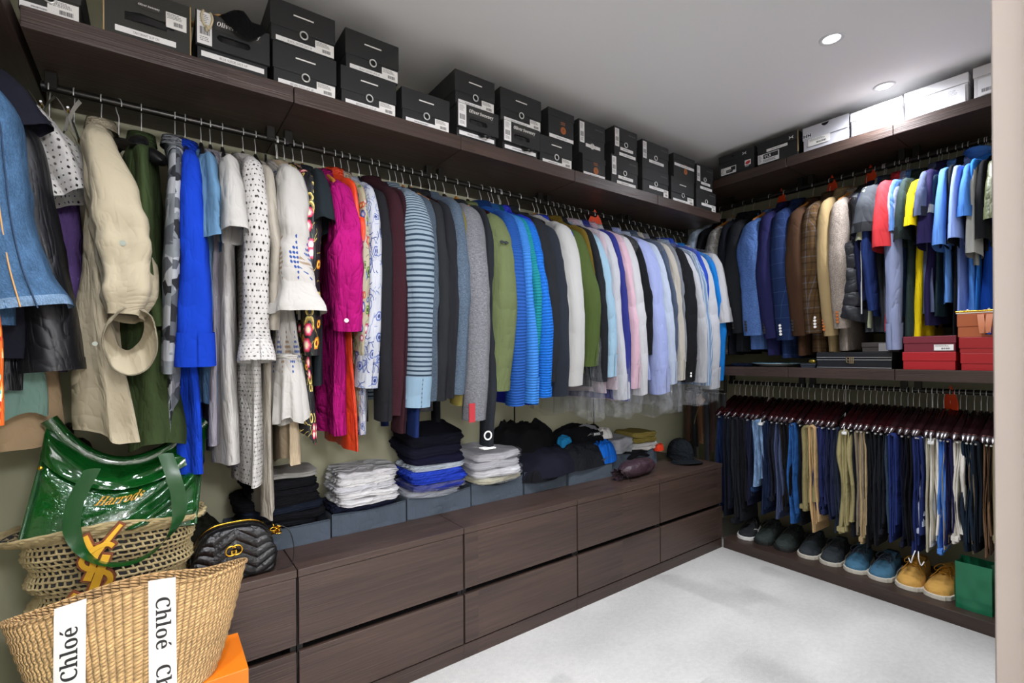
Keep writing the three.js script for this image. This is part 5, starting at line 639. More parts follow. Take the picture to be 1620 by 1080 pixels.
rightBox(1.826, 0.232, 0.138, std('#cfcccb', 0.6), 'off-white shoe box cut off by the door jamb', (t, w, h) => { decal(t, 'print', 0.2, 0.075, whiteTex, [0.0005, 0.045, 0.0], FR); });

// ------------------------------------------------------------------ on the middle shelf of the right wall
const MY = 1.1632;
function giftBox(name, label, x0, x1, y0, h, d, m, lidF, place = -2.965) { const t = thing(name, label, 'box', 'boxes on the middle shelf'); t.position.set((x0 + x1) / 2, y0, place); const w = x1 - x0;
  part(t, 'base', box(-w / 2 + 0.003, w / 2 - 0.003, 0, h * lidF + 0.01, -d, -0.003, 0.0015, 'x'), m); part(t, 'lid', box(-w / 2, w / 2, h * lidF, h, -d - 0.001, 0, 0.0025, 'x'), m); return t; }
{ const t = giftBox('presentation_case', 'flat black case with silver lines and a gold monogram on the middle shelf', 1.061, 1.405, MY, 0.086, 0.22, std('#15171b', 0.35), 0.55); for (const y of [0.045, 0.058, 0.004]) part(t, 'silver_line', box(-0.171, 0.171, y, y + 0.0022, 0, 0.001, 0), M.chrome);
  const g = part(t, 'monogram', merge([box(-0.018, -0.013, 0.03, 0.062, 0, 0.003, 0), box(-0.018, -0.006, 0.058, 0.062, 0, 0.003, 0), box(-0.018, -0.007, 0.044, 0.048, 0, 0.003, 0), box(-0.018, -0.006, 0.030, 0.034, 0, 0.003, 0), box(-0.003, 0.002, 0.030, 0.062, 0, 0.003, 0), box(0.012, 0.017, 0.030, 0.062, 0, 0.003, 0), box(0.005, 0.009, 0.030, 0.062, 0, 0.003, 0), box(-0.003, 0.017, 0.027, 0.031, 0, 0.003, 0)]), std('#b7a27a', 0.3, { metalness: 0.8 }), 'gold monogram'); g.position.x = -0.01; }
giftBox('gift_box', 'bright red box under the maroon one on the middle shelf', 1.446, 1.645, MY, 0.085, 0.2, std('#a3161d', 0.45), 0.5);
{ const t = giftBox('gift_box', 'maroon box with a cream label on top of the bright red box', 1.448, 1.645, MY + 0.0855, 0.075, 0.19, std('#6d1c2a', 0.5), 0.55, -2.97); decal(t, 'label', 0.07, 0.028, barTex, [0.055, 0.02, 0.0012], [0, 0, 0]); }
giftBox('gift_box', 'large red box under the tan one beside the door jamb', 1.66, 1.87, MY, 0.078, 0.26, std('#9d171c', 0.45), 0.4);
giftBox('gift_box', 'second red box stacked under the tan box by the door jamb', 1.655, 1.875, MY + 0.0785, 0.072, 0.26, std('#951a1d', 0.45), 0.3);
{ const t = giftBox('gift_box', 'tan orange box with a hanging ribbon, on the red boxes by the door jamb', 1.649, 1.88, MY + 0.151, 0.105, 0.27, std('#a1532b', 0.55), 0.45); for (const [s, x] of [[-1, -0.035], [1, -0.005]]) part(t, 'ribbon', grid(4, 14, (u, v) => [x + (u - 0.5) * 0.022 - s * 0.008 * v, 0.1 - v * 0.085, 0.004 + 0.008 * Math.sin(v * 2.4)]), std('#c47a55', 0.45)); }
{ const t = thing('serving_tray', 'thin gilt-edged tray lying on top of the tan orange box', 'tray'); t.position.set(1.775, MY + 0.2568, -3.09); part(t, 'plate', box(-0.13, 0.13, 0, 0.006, -0.1, 0.125, 0.003, 'x'), std('#d9cfbd', 0.25)); part(t, 'rim', box(-0.132, 0.132, 0.006, 0.014, 0.119, 0.127, 0.003, 'x'), M.gold); for (const x of [-0.09, -0.02, 0.05]) part(t, 'stud', new THREE.SphereGeometry(0.005, 12, 8).translate(x, 0.016, 0.12), M.chrome); }
{ const t = giftBox('storage_box', 'dull grey-brown flat box with a shiny strip behind the black case', 1.257, 1.42, MY + 0.0865, 0.05, 0.14, std('#3b3532', 0.5), 0.5, -3.02); part(t, 'tape_strip', box(-0.005, 0.035, 0.004, 0.045, 0, 0.0015, 0), std('#8b8784', 0.35)); }
{ const t = thing('plate', 'large pale plate with a blue rim lying under the blue blazers', 'plate'); t.position.set(0.775, MY, -3.13); part(t, 'dish', new THREE.LatheGeometry([[0, 0.003], [0.06, 0.003], [0.07, 0], [0.085, 0.004], [0.14, 0.02], [0.142, 0.022], [0.138, 0.023], [0.085, 0.009], [0.06, 0.006], [0, 0.006]].map(p => new THREE.Vector2(...p)), 48), std('#d9dedc', 0.2)); part(t, 'rim', new THREE.TorusGeometry(0.139, 0.0025, 8, 60).rotateX(Math.PI / 2).translate(0, 0.0225, 0), std('#3f7f9c', 0.3)); }
{ const t = giftBox('small_box', 'small dark slate box left of the black case', 0.965, 1.045, MY, 0.024, 0.08, std('#2a3038', 0.5), 0.5, -2.99); part(t, 'brass_catch', new THREE.SphereGeometry(0.014, 14, 10).scale(1.4, 0.9, 0.7).translate(0.012, 0.034, -0.03), std('#8d7a2c', 0.35, { metalness: 0.7 })); }
{ const t = thing('folded_cloth', 'flat dark navy folded cloth at the left end of the middle shelf', 'folded cloth'); t.position.set(0.6, MY + 0.009, -3.08); part(t, 'cloth', foldedGeo(0.12, 0.16, 0.018, 77, 2), cloth('#1b2540 cotton')); }

// ------------------------------------------------------------------ shoes; local frame: toe towards +x, sole on y = 0
const lerpTab = (tab, s) => { for (let i = 1; i < tab.length; i++) if (s <= tab[i][0]) return mix(tab[i - 1][1], tab[i][1], fade((s - tab[i - 1][0]) / (tab[i][0] - tab[i - 1][0]))); return tab[tab.length - 1][1]; };
const SW = [[0, 0.0], [0.015, 0.42], [0.06, 0.62], [0.16, 0.7], [0.4, 0.74], [0.7, 1.0], [0.86, 0.92], [0.95, 0.66], [0.988, 0.36], [1, 0.0]];
function makeShoe(o) {
  const { L = 0.285, W = 0.108, H = 0.098, sole = 0.022, up, so, lace, slim = 1, inn = M.darkInside } = o, g = {};
  const HT = [[0, H * 0.9], [0.08, H], [0.3, H * 0.9], [0.42, H * 0.86], [0.56, H * 0.78], [0.72, H * 0.64], [0.86, H * 0.55], [0.95, H * 0.46], [1, H * 0.3]];
  const half = sgn => grid(12, 40, (u, v) => { const s = v * v * (3 - 2 * v) * 0.5 + v * 0.5, w = lerpTab(SW, s) * W / 2 * slim, h = lerpTab(HT, s);
    const gap = s < 0.06 ? 0 : s < 0.62 ? mix(0.028, 0.009, sstep(0.3, 0.6, s)) * sstep(0.04, 0.12, s) * (1 - sstep(0.57, 0.63, s)) : 0; const pm = w > 1e-4 ? Math.acos(clamp(Math.pow(clamp(gap / w), 1 / 0.75))) : Math.PI / 2, p = u * pm;
    return [(s - 0.5) * L, sole * 0.75 + (h - sole * 0.75) * Math.pow(Math.sin(p), 0.72), sgn * w * Math.pow(Math.max(0, Math.cos(p)), 0.75), s * 0.3, u * 0.1]; });
  g.upper = merge([half(1), half(-1)]);
  const sh = new THREE.Shape(), N = 60; for (let i = 0; i <= N; i++) { const s = i / N, w = lerpTab(SW, s) * W / 2 * slim + 0.004 * (s > 0.01 && s < 0.99 ? 1 : 0); i ? sh.lineTo((s - 0.5) * (L + 0.008), w) : sh.moveTo((s - 0.5) * (L + 0.008), w); } for (let i = N; i >= 0; i--) { const s = i / N; sh.lineTo((s - 0.5) * (L + 0.008), -lerpTab(SW, s) * W / 2 * slim - 0.004); }
  g.sole = new THREE.ExtrudeGeometry(sh, { depth: sole - 0.006, bevelEnabled: true, bevelSize: 0.002, bevelThickness: 0.003, bevelSegments: 2 }).rotateX(-Math.PI / 2).translate(0, 0.003, 0);
  g.tongue = grid(6, 10, (u, v) => { const s = mix(0.62, 0.28, v), h = lerpTab(HT, s) - 0.004 + 0.024 * v * v; return [(s - 0.5) * L, h - 0.006 * Math.pow(2 * u - 1, 2), (u - 0.5) * mix(0.03, 0.06, v), u * 0.05, v * 0.1]; });
  const lc = []; for (let k = 0; k < 4; k++) { const s0 = 0.6 - k * 0.062, s1 = s0 - 0.05, h0 = lerpTab(HT, s0) + 0.004, h1 = lerpTab(HT, s1) + 0.007; for (const q of [-1, 1]) lc.push(tube([[(s0 - 0.5) * L, h0 - 0.004, q * 0.022], [((s0 + s1) / 2 - 0.5) * L, (h0 + h1) / 2 + 0.003, 0], [(s1 - 0.5) * L, h1 - 0.004, -q * 0.023]], 0.0024, 8, 5)); }
  const yb = lerpTab(HT, 0.38) + 0.012; for (const q of [-1, 1]) { lc.push(tube([[-0.03, yb, 0], [-0.012, yb + 0.016, q * 0.02], [0.012, yb - 0.004, q * 0.042], [0.006, yb - 0.018, q * 0.04], [-0.02, yb, q * 0.012], [-0.03, yb, 0]], 0.0022, 20, 5)); lc.push(tube([[-0.03, yb, 0], [0.0, yb + 0.004, q * 0.016], [0.035, yb - 0.022, q * 0.03], [0.05, yb - 0.045, q * 0.046]], 0.0022, 14, 5)); }
  g.lace = merge(lc);
  g.rim = tube(Array.from({ length: 22 }, (_, i) => { const a = i / 22 * 6.2832, s = 0.23 + 0.19 * Math.cos(a), w = lerpTab(SW, s) * W / 2 * slim; return [(s - 0.5) * L, lerpTab(HT, s) - 0.004, Math.sin(a) * Math.min(0.03, w * 0.85)]; }), 0.0045, 40, 6, true);
  g.seam = [1, -1].map(q => tube(Array.from({ length: 10 }, (_, i) => { const s = mix(0.3, 0.64, i / 9), w = lerpTab(SW, s) * W / 2 * slim, f = 0.62 + 0.3 * (i / 9); const p = f * 1.35; return [(s - 0.5) * L, sole * 0.75 + (lerpTab(HT, s) - sole * 0.75) * Math.pow(Math.sin(p), 0.72) + 0.001, q * w * Math.pow(Math.cos(p), 0.75)]; }), 0.0013, 16, 4));
  return t => { part(t, 'upper', g.upper, up); part(t, 'sole', g.sole, so); part(t, 'tongue', g.tongue, o.tm || up); part(t, 'laces', g.lace, lace); part(t, 'collar', g.rim, o.cm || up); g.seam.forEach(q => part(t, 'stitching', q, lace)); part(t, 'insole', box(-L * 0.46, L * 0.1, sole, sole + 0.003, -0.026, 0.026, 0.002), inn); };
}
const suede = (c, r = 0.85) => std(c, r, { key: 'suede' + c, bumpMap: FAB.wool[0], bumpScale: 0.004 });
const SHOES = [ [0.575, 0.28, makeShoe({ up: suede('#15171b'), so: std('#d8d7d3', 0.6), lace: std('#2b2d31', 0.8), H: 0.085, L: 0.30 }), 'sneaker', 'black running shoe with a white sole and logo, beside the drawers', 1],
  [0.70, 0.1, makeShoe({ up: suede('#26302d'), so: std('#1a1c1b', 0.6), lace: std('#0f1010', 0.8) }), 'shoe', 'left of the dark green-black pair of suede lace-ups', 0],
  [0.828, 0.05, null, 'shoe', 'right of the dark green-black pair of suede lace-ups', 0],
  [0.957, 0.12, makeShoe({ up: suede('#262d31'), so: std('#c9c3b4', 0.7), lace: std('#15171a', 0.8) }), 'shoe', 'left of the charcoal pair of shoes with cream soles', 0],
  [1.078, 0.08, null, 'shoe', 'right of the charcoal pair of shoes with cream soles', 0],
  [1.197, 0.1, makeShoe({ up: suede('#3d6a84'), so: std('#cdc7b8', 0.7), lace: std('#39434f', 0.8), cm: suede('#243746') }), 'shoe', 'left of the blue suede pair with grey laces', 0],
  [1.318, 0.0, null, 'shoe', 'right of the blue suede pair with grey laces', 0],
  [1.441, 0.0, makeShoe({ up: suede('#cc9c4c'), so: std('#d3cdbd', 0.7), lace: std('#bd831c', 0.8), H: 0.112, W: 0.112 }), 'boot', 'left of the mustard yellow pair of lace-up boots', 0],
  [1.562, -0.12, null, 'boot', 'right of the mustard yellow pair of lace-up boots, beside the green bag', 0] ];
let lastShoe; SHOES.forEach(([x, yaw, mk, n, label, logo]) => { const t = thing(n, label, n, 'shoes along the right wall'); (lastShoe = mk || lastShoe)(t); t.position.set(x, 0.0602, -3.165); t.rotation.y = -Math.PI / 2 + yaw;
  if (logo) { const d = part(t, 'logo', merge([1, -1].map(q => new THREE.TorusGeometry(0.012, 0.0035, 6, 14, 2.4).rotateZ(q > 0 ? 0.37 : 3.51).translate(0, q * -0.009, 0))).scale(1.3, 0.8, 0.4), M.card, 'white sports logo'); d.position.set(0.055, 0.05, -0.046); d.rotation.set(-0.5, 2.6, 0); } });
// green paper bag beside the boots
{ const t = thing('paper_bag', 'glossy green paper gift bag standing beside the yellow boots', 'bag'); t.position.set(1.69, 0.0602, -3.06); t.rotation.y = 0.0; const m = std('#126a46', 0.35), W = 0.062, D = 0.05, Hh = 0.215;
  const panel = (ax, s) => grid(14, 18, (u, v) => { const q = (u - 0.5) * 2, cr = 0.004 * noise(u * 4, v * 4, ax * 5 + s) + (Math.abs(v - 0.16) < 0.02 ? -0.002 : 0); return ax ? [s * (W + cr + (ax && !s ? 0 : -0.012 * (1 - Math.abs(q)) * v)), v * Hh, q * D] : [q * W, v * Hh + (s > 0 ? 0 : 0.004), s * (D + cr)]; });
  part(t, 'front_panel', panel(0, 1), m); part(t, 'back_panel', panel(0, -1), m); part(t, 'side_panel', panel(1, 1), m); part(t, 'side_panel', panel(1, -1), m); part(t, 'base', box(-W, W, 0, 0.002, -D, D, 0), m); part(t, 'tissue', grid(10, 10, (u, v) => [(u - 0.5) * 0.1, 0.17 + 0.02 * noise(u * 4, v * 4, 3), (v - 0.5) * 0.08]), std('#3a1014', 0.7));
  const b = thing('paper_bag', 'pale grey paper bag just showing at the door jamb', 'bag'); b.position.set(1.83, 0.0602, -3.06); part(b, 'body', grid(24, 8, (u, v) => { const a = u * 6.2832; return [0.055 * sgnpow(Math.cos(a), 0.2), v * 0.17, 0.06 * sgnpow(Math.sin(a), 0.2)]; }, true), std('#a9b4b8', 0.6)); part(b, 'base', box(-0.055, 0.055, 0, 0.002, -0.06, 0.06, 0), std('#a9b4b8', 0.6)); }

// ------------------------------------------------------------------ bins and folded clothes on the drawer tops
function foldedGeo(d, w, h, seed, layers = 3) {      // a folded garment: x depth, z width, rolled front edge with its layers showing
  return grid(44, 16, (u, v) => { const a = u * 6.2832, b = (v - 0.5) * Math.PI, c = sgnpow(Math.cos(a), 0.35), s = sgnpow(Math.sin(a), 0.35), e = Math.pow(Math.max(0, Math.cos(b)), 0.12), y = sgnpow(Math.sin(b), 0.8) * h * 0.56;
    const lay = 0.004 * Math.cos(((y / h) + 0.5) * layers * 6.2832) + 0.006 * noise(c * 2 + seed, s * 2, y * 30 + seed), k = e;
    const X = c * (d / 2 + lay) * k, Z = s * (w / 2 + lay) * k; return [X, y + (0.12 * h + 0.003) * noise(X * 22, Z * 22, seed) * (1 - 0.4 * Math.abs(s)), Z, X + Z * 0.2, Z + y * 2]; }, true);
}
function folded(label, col, x, y, z, d, w, h, seed, o = {}) { if (y < DY + 0.085 && y + h < DY + 0.135) { d = Math.min(d, 0.205); x = 0.158; w = Math.min(w, 0.272); } const t = thing('folded_' + (o.n || 'shirt'), label, o.cat || o.n || 'shirt', o.group); t.position.set(x, y + h / 2, z); t.rotation.set(o.rx || 0, o.yaw || 0, o.rz || 0); part(t, 'cloth', foldedGeo(d, w, h, seed, o.layers || 3), cloth(col)); if (o.pack) part(t, 'wrapper', foldedGeo(d + 0.014, w + 0.014, h * 1.12, seed + 9, 1), M.film, 'clear plastic wrapper'); return t; }
const binM = std('#3c4650', 0.9, { key: 'bin', bumpMap: FAB.linen[0], bumpScale: 0.006 }), DY = 0.5402;
function bin(z1, z0, front, h, label, sag = 0) { const t = thing('fabric_bin', label, 'storage bin', 'grey fabric bins on the drawers'), w = (z1 - z0) / 2; t.position.set(0, DY, (z1 + z0) / 2);
  const wall = (a, b, f) => grid(16, 6, (u, v) => { const [x, z] = [mix(a[0], b[0], u), mix(a[1], b[1], u)], s = Math.sin(u * Math.PI); return [x + f[0] * 0.006 * s * v, v * (h - sag * s * (f[2] ? 1 : 0)) , z + f[1] * 0.004 * s * v, u * 0.3, v * h]; });
  const b0 = 0.03; part(t, 'front_panel', wall([front, w], [front, -w], [1, 0, 1]), binM); part(t, 'back_panel', wall([b0, -w], [b0, w], [-1, 0]), binM); part(t, 'side_panel', wall([b0, w], [front, w], [0, 1]), binM); part(t, 'side_panel', wall([front, -w], [b0, -w], [0, -1]), binM); part(t, 'base', box(b0, front, 0.0, 0.004, -w, w, 0.001), binM); part(t, 'rim', tube([[front + 0.001, h - sag * 0.1, w - 0.004], [front + 0.004, h - sag, 0], [front + 0.001, h - sag * 0.1, -w + 0.004]], 0.003, 20, 6), binM); }
bin(-0.215, -0.548, 0.296, 0.075, 'grey fabric bin full of black folded jeans');
bin(-0.556, -0.864, 0.29, 0.09, 'grey fabric bin holding the white tee-shirts', 0.01);
bin(-0.872, -1.188, 0.288, 0.095, 'grey fabric bin under the navy sweaters and blue packed shirts', 0.02);
bin(-1.196, -1.498, 0.285, 0.105, 'grey fabric bin under the clear-wrapped white shirts', 0.03);
bin(-1.506, -1.79, 0.29, 0.115, 'grey fabric bin under the black hoodies, left of two', 0.03);
bin(-1.798, -2.14, 0.302, 0.12, 'grey fabric bin under the black hoodies, right of two', 0.02);
bin(-2.19, -2.62, 0.25, 0.11, 'grey fabric bin under the mustard tops near the corner', 0.02);
{ const cols = ['#17181b', '#1b1d22', '#22242a', '#141519', '#1d2534', '#15161a', '#1a1b20', '#181a1e']; let y = DY + 0.006;
  cols.forEach((c, i) => { const h = 0.026 + (i % 3) * 0.004; folded(`black or blue-black folded jeans, ${ordinal(cols.length - i)} from the top of the dark pile`, c + ' linen', 0.165 + (i % 2) * 0.006, y, -0.385 + 0.012 * ((i * 7) % 3 - 1), 0.25, 0.29 - (i > 5 ? 0.05 : 0), h, 500 + i, { n: 'jeans', group: 'dark folded jeans', yaw: 0.05 * ((i * 5) % 3 - 1) }); y += h + 0.0005; });
  folded('pale grey folded towel on top of the black jeans', '#a4a39c wool', 0.16, y, -0.40, 0.2, 0.24, 0.02, 520, { n: 'towel', layers: 1 }); }
{ let y = DY + 0.006; [['#1b1f2f', 0.06], ['#20243a', 0.04], ['#d9d9da', 0.026], ['#e2e2e2', 0.024], ['#d3d4d8', 0.026], ['#e0e0df', 0.028], ['#d8d8da', 0.026]].forEach(([c, h], i) => { folded(i < 2 ? `navy folded tee-shirt under the white ones, ${i ? 'upper' : 'lower'} of two` : `white folded tee-shirt in the bin, ${ordinal(7 - i)} from the top`, c + ' crush', 0.19 - i * 0.004, y, -0.712 + 0.01 * ((i * 5) % 3 - 1), i < 2 ? 0.24 : 0.23, i < 2 ? 0.27 : 0.255, h, 540 + i, { n: 'tee_shirt', cat: 'tee shirt', group: 'folded tee-shirts', yaw: 0.08 * ((i * 7) % 3 - 1), layers: 2 }); y += h; }); }
{ let y = DY + 0.006; [['#c3c7cc', 0.065, 'pack'], ['#b9bec6', 0.035, 'pack'], ['#1d2c86', 0.028, 'pack'], ['#2440b6', 0.03], ['#2b49c2', 0.028], ['#b9c3cc', 0.022], ['#191a33', 0.05], ['#1a1b2d', 0.045], ['#12131f', 0.055]].forEach(([c, h, pk], i) => { folded(['clear-wrapped grey shirt at the bottom of the navy pile', 'second clear-wrapped grey shirt in the navy pile', 'clear-wrapped dark blue shirt in the navy pile', 'royal blue folded shirt, lower, in the navy pile', 'royal blue folded shirt, upper, in the navy pile', 'pale blue folded shirt between the royal blue and the navy', 'navy sweater lowest of the three on the tall pile', 'navy sweater, middle one on the tall pile', 'black-navy sweater draped on top of the tall pile'][i], c + (pk ? ' cotton' : i > 5 ? ' wool' : ' crush'), 0.185 - (i > 5 ? 0.02 : 0), y, -1.03 + 0.012 * ((i * 5) % 3 - 1), 0.25, i > 5 ? 0.275 : 0.27, h, 560 + i, { group: 'folded blue and navy tops', n: i > 5 ? 'sweater' : 'shirt', pack: !!pk, yaw: 0.07 * ((i * 5) % 3 - 1), rz: i > 5 ? -0.16 : 0, layers: 2 }); y += h + (pk ? 0.003 : 0); }); }
{ let y = DY + 0.006; [['#33363d', 0.055], ['#22262d', 0.04], ['#b7b39a', 0.025], ['#d6d6d8', 0.035], ['#c9c9ce', 0.035], ['#cfcfd4', 0.035]].forEach(([c, h], i) => { folded(['charcoal shirt at the bottom of the clear-wrapped pile', 'black folded top low in the clear-wrapped pile', 'cream and yellow packed shirt in the clear-wrapped pile', 'white packed shirt, third from the top of its pile', 'white packed shirt, second from the top of its pile', 'white packed shirt on top of the clear-wrapped pile'][i], c + ' cotton', 0.185, y, -1.345 + 0.01 * ((i * 5) % 3 - 1), 0.26, 0.275, h, 580 + i, { group: 'clear-wrapped shirts', pack: i > 1, yaw: 0.09 * ((i * 7) % 3 - 1), rz: -0.05 }); y += h * (i > 1 ? 1.14 : 1); }); }
function heap(name, label, cat, mspec, x, y, z, rx, rz, h, seed, group) { const t = thing(name, label, cat, group); t.position.set(x, y, z);
  part(t, 'cloth', grid(56, 34, (u, v) => { const a = u * 6.2832, r = v, c = Math.cos(a), s = Math.sin(a), X = c * r, Z = s * r, f = noise(X * 2.2 + seed, Z * 2.2, seed) * 0.5, rg = 1 - Math.abs(noise(X * 3.2 + f * 2, Z * 3.2 + seed, seed + 5)), rg2 = 1 - Math.abs(noise(X * 7 + f, Z * 5 - f + seed, seed + 9)), k = 1 + 0.16 * noise(c * 1.5 + seed, s * 1.5, 2);
    const H = h * Math.pow(Math.max(0, 1 - Math.pow(r, 3.2)), 0.6) * (0.80 + 0.15 * rg * rg + 0.04 * rg2 + 0.18 * f) * (1 - 0.25 * (1 - r) * (1 - r)); return [rx * X * k, H, rz * Z * k, X * rx, Z * rz]; }, true), cloth(mspec)); return t; }
heap('hoodie', 'navy hoodie slumped in the bin under the black one', 'hoodie', '#1b1c29 wool', 0.175, DY + 0.075, -1.66, 0.16, 0.27, 0.17, 3, 'crumpled dark hoodies');
heap('hoodie', 'black hoodie heaped highest against the wall', 'hoodie', '#101113 wool', 0.125, DY + 0.12, -1.62, 0.14, 0.24, 0.27, 6, 'crumpled dark hoodies');
heap('hoodie', 'black crumpled top spilling over the bin front', 'top', '#15161a crush', 0.21, DY + 0.06, -1.62, 0.12, 0.17, 0.13, 9, 'crumpled dark hoodies');
heap('jacket', 'dark charcoal jacket bundled in the right hoodie bin', 'jacket', '#1c1e23 crush', 0.19, DY + 0.075, -1.97, 0.14, 0.22, 0.16, 12, 'crumpled dark hoodies');
{ const t = heap('tee_shirt', 'black and grey tee-shirt with white BOSS lettering in the heap', 'tee shirt', '#121316 wool', 0.12, DY + 0.14, -2.04, 0.11, 0.23, 0.17, 15); const tex = textTex(256, 64, (g, w, h) => { g.fillStyle = '#121316'; g.fillRect(0, 0, w, h); g.fillStyle = '#dcdcdc'; g.font = 'bold 52px sans-serif'; g.textAlign = 'center'; g.fillText('BOSS', w / 2, 52); });
  part(t, 'grey_panel', grid(12, 8, (u, v) => { const z = mix(-0.12, 0.05, u); return [0.03 + v * 0.06, 0.155 - v * 0.055 - Math.abs(z + 0.03) * 0.25, z]; }), std('#85878b', 0.9), 'light grey panel'); decal(t, 'lettering', 0.085, 0.022, tex, [0.098, 0.098, -0.065], [-0.2, 1.3, 0.25]); }
heap('tee_shirt', 'bright azure bundled tee-shirt in the heap', 'tee shirt', '#0f5fc0 crush', 0.235, DY + 0.08, -2.12, 0.075, 0.125, 0.14, 18);
heap('shirt', 'small turquoise cloth peeking from the dark heap', 'cloth', '#1e7fb4 crush', 0.2, DY + 0.19, -1.86, 0.04, 0.05, 0.07, 21);
heap('tee_shirt', 'rolled white tee-shirt beside the lettered one', 'tee shirt', '#cfcdc7 crush', 0.17, DY + 0.2, -2.2, 0.05, 0.06, 0.07, 24);
folded('black folded top under the grey and mustard ones', '#17181b wool', 0.15, DY + 0.02, -2.44, 0.22, 0.34, 0.075, 600, { n: 'jersey', yaw: 0.05 });
folded('pale grey folded tee-shirt left of the mustard tops', '#a4a7ab cotton', 0.14, DY + 0.1, -2.33, 0.2, 0.2, 0.085, 601, { n: 'tee_shirt', cat: 'tee shirt', yaw: 0.15 });
{ let y = DY + 0.1; for (let i = 0; i < 4; i++) { const h = [0.02, 0.022, 0.03, 0.03][i]; folded(['white folded shirt under the mustard tops', 'clear-wrapped white shirt under the mustard tops', 'mustard folded top, lower of two', 'mustard folded top, uppermost of the corner pile'][i], ['#d6d4cf cotton', '#d3d2d0 cotton', '#8f8140 cotton', '#958646 cotton'][i], 0.15, y, -2.53, 0.22, 0.2, h, 610 + i, { n: i > 1 ? 'jersey' : 'shirt', pack: i === 1, yaw: -0.1, group: 'corner pile of tops' }); y += h + 0.002; } }
heap('cloth', 'small bright orange-red cloth at the front of the corner pile', 'cloth', '#c8371c crush', 0.26, DY + 0.085, -2.63, 0.03, 0.045, 0.05, 27);
{ const t = thing('baseball_cap', 'dark slate baseball cap on the drawer top in the corner', 'cap'); t.position.set(0.3, DY + 0.001, -2.8); t.rotation.y = -0.3; const m = cloth('#1c2126 cotton');
  part(t, 'crown', grid(36, 14, (u, v) => { const a = u * 6.2832, b = v * Math.PI / 2; return [0.095 * Math.cos(a) * Math.pow(Math.cos(b), 0.8), 0.02 + 0.125 * Math.pow(Math.sin(b), 0.85), 0.08 * Math.sin(a) * Math.pow(Math.cos(b), 0.8)]; }, true), m);
  part(t, 'brim', grid(20, 8, (u, v) => { const a = (u - 0.5) * 2.6, r = mix(0.085, 0.165, v * Math.cos(a * 0.75)); return [r * Math.cos(a), 0.022 - 0.02 * v * Math.pow(Math.sin(a), 2) - 0.008 * v, r * Math.sin(a) * 0.86]; }), m); part(t, 'button', new THREE.SphereGeometry(0.006, 10, 8).translate(0, 0.146, 0), m); for (let k = 0; k < 6; k++) part(t, 'panel_seam', tube(Array.from({ length: 8 }, (_, i) => { const b = i / 7 * 1.5, a = k * 1.0472; return [0.0955 * Math.cos(a) * Math.pow(Math.cos(b), 0.8), 0.021 + 0.1255 * Math.pow(Math.sin(b), 0.85), 0.0805 * Math.sin(a) * Math.pow(Math.cos(b), 0.8)]; }), 0.001, 10, 4), m); }
{ const t = thing('drawstring_pouch', 'plump mauve nylon pouch lying on the drawer top', 'pouch'); t.position.set(0.375, DY + 0.046, -2.27); t.rotation.y = 0.12; const m = cloth('#3d2831 nylon');
  part(t, 'body', grid(30, 30, (u, v) => { const a = u * 6.2832, s = 2 * v - 1, e = Math.pow(Math.max(0, 1 - Math.pow(Math.abs(s), 3.2)), 0.5), k = 1 + 0.08 * noise(Math.cos(a) * 2, Math.sin(a) * 2, v * 9) ; return [0.058 * Math.cos(a) * e * k, 0.047 * sgnpow(Math.sin(a), 0.8) * e * k, -s * 0.165, u * 0.3, v * 0.33]; }, true), m);
  part(t, 'gathered_end', grid(24, 8, (u, v) => { const a = u * 6.2832, r = mix(0.016, 0.04, v * v) * (1 + 0.25 * Math.sin(a * 7)); return [r * Math.cos(a), r * Math.sin(a) * 0.8 - 0.012 * v, 0.155 + v * 0.04]; }, true), m); part(t, 'drawcord', tube([[0.02, 0, 0.16], [0.05, -0.02, 0.17], [0.06, -0.043, 0.15], [0.075, -0.044, 0.12]], 0.002, 16, 5), M.blackPlastic); }

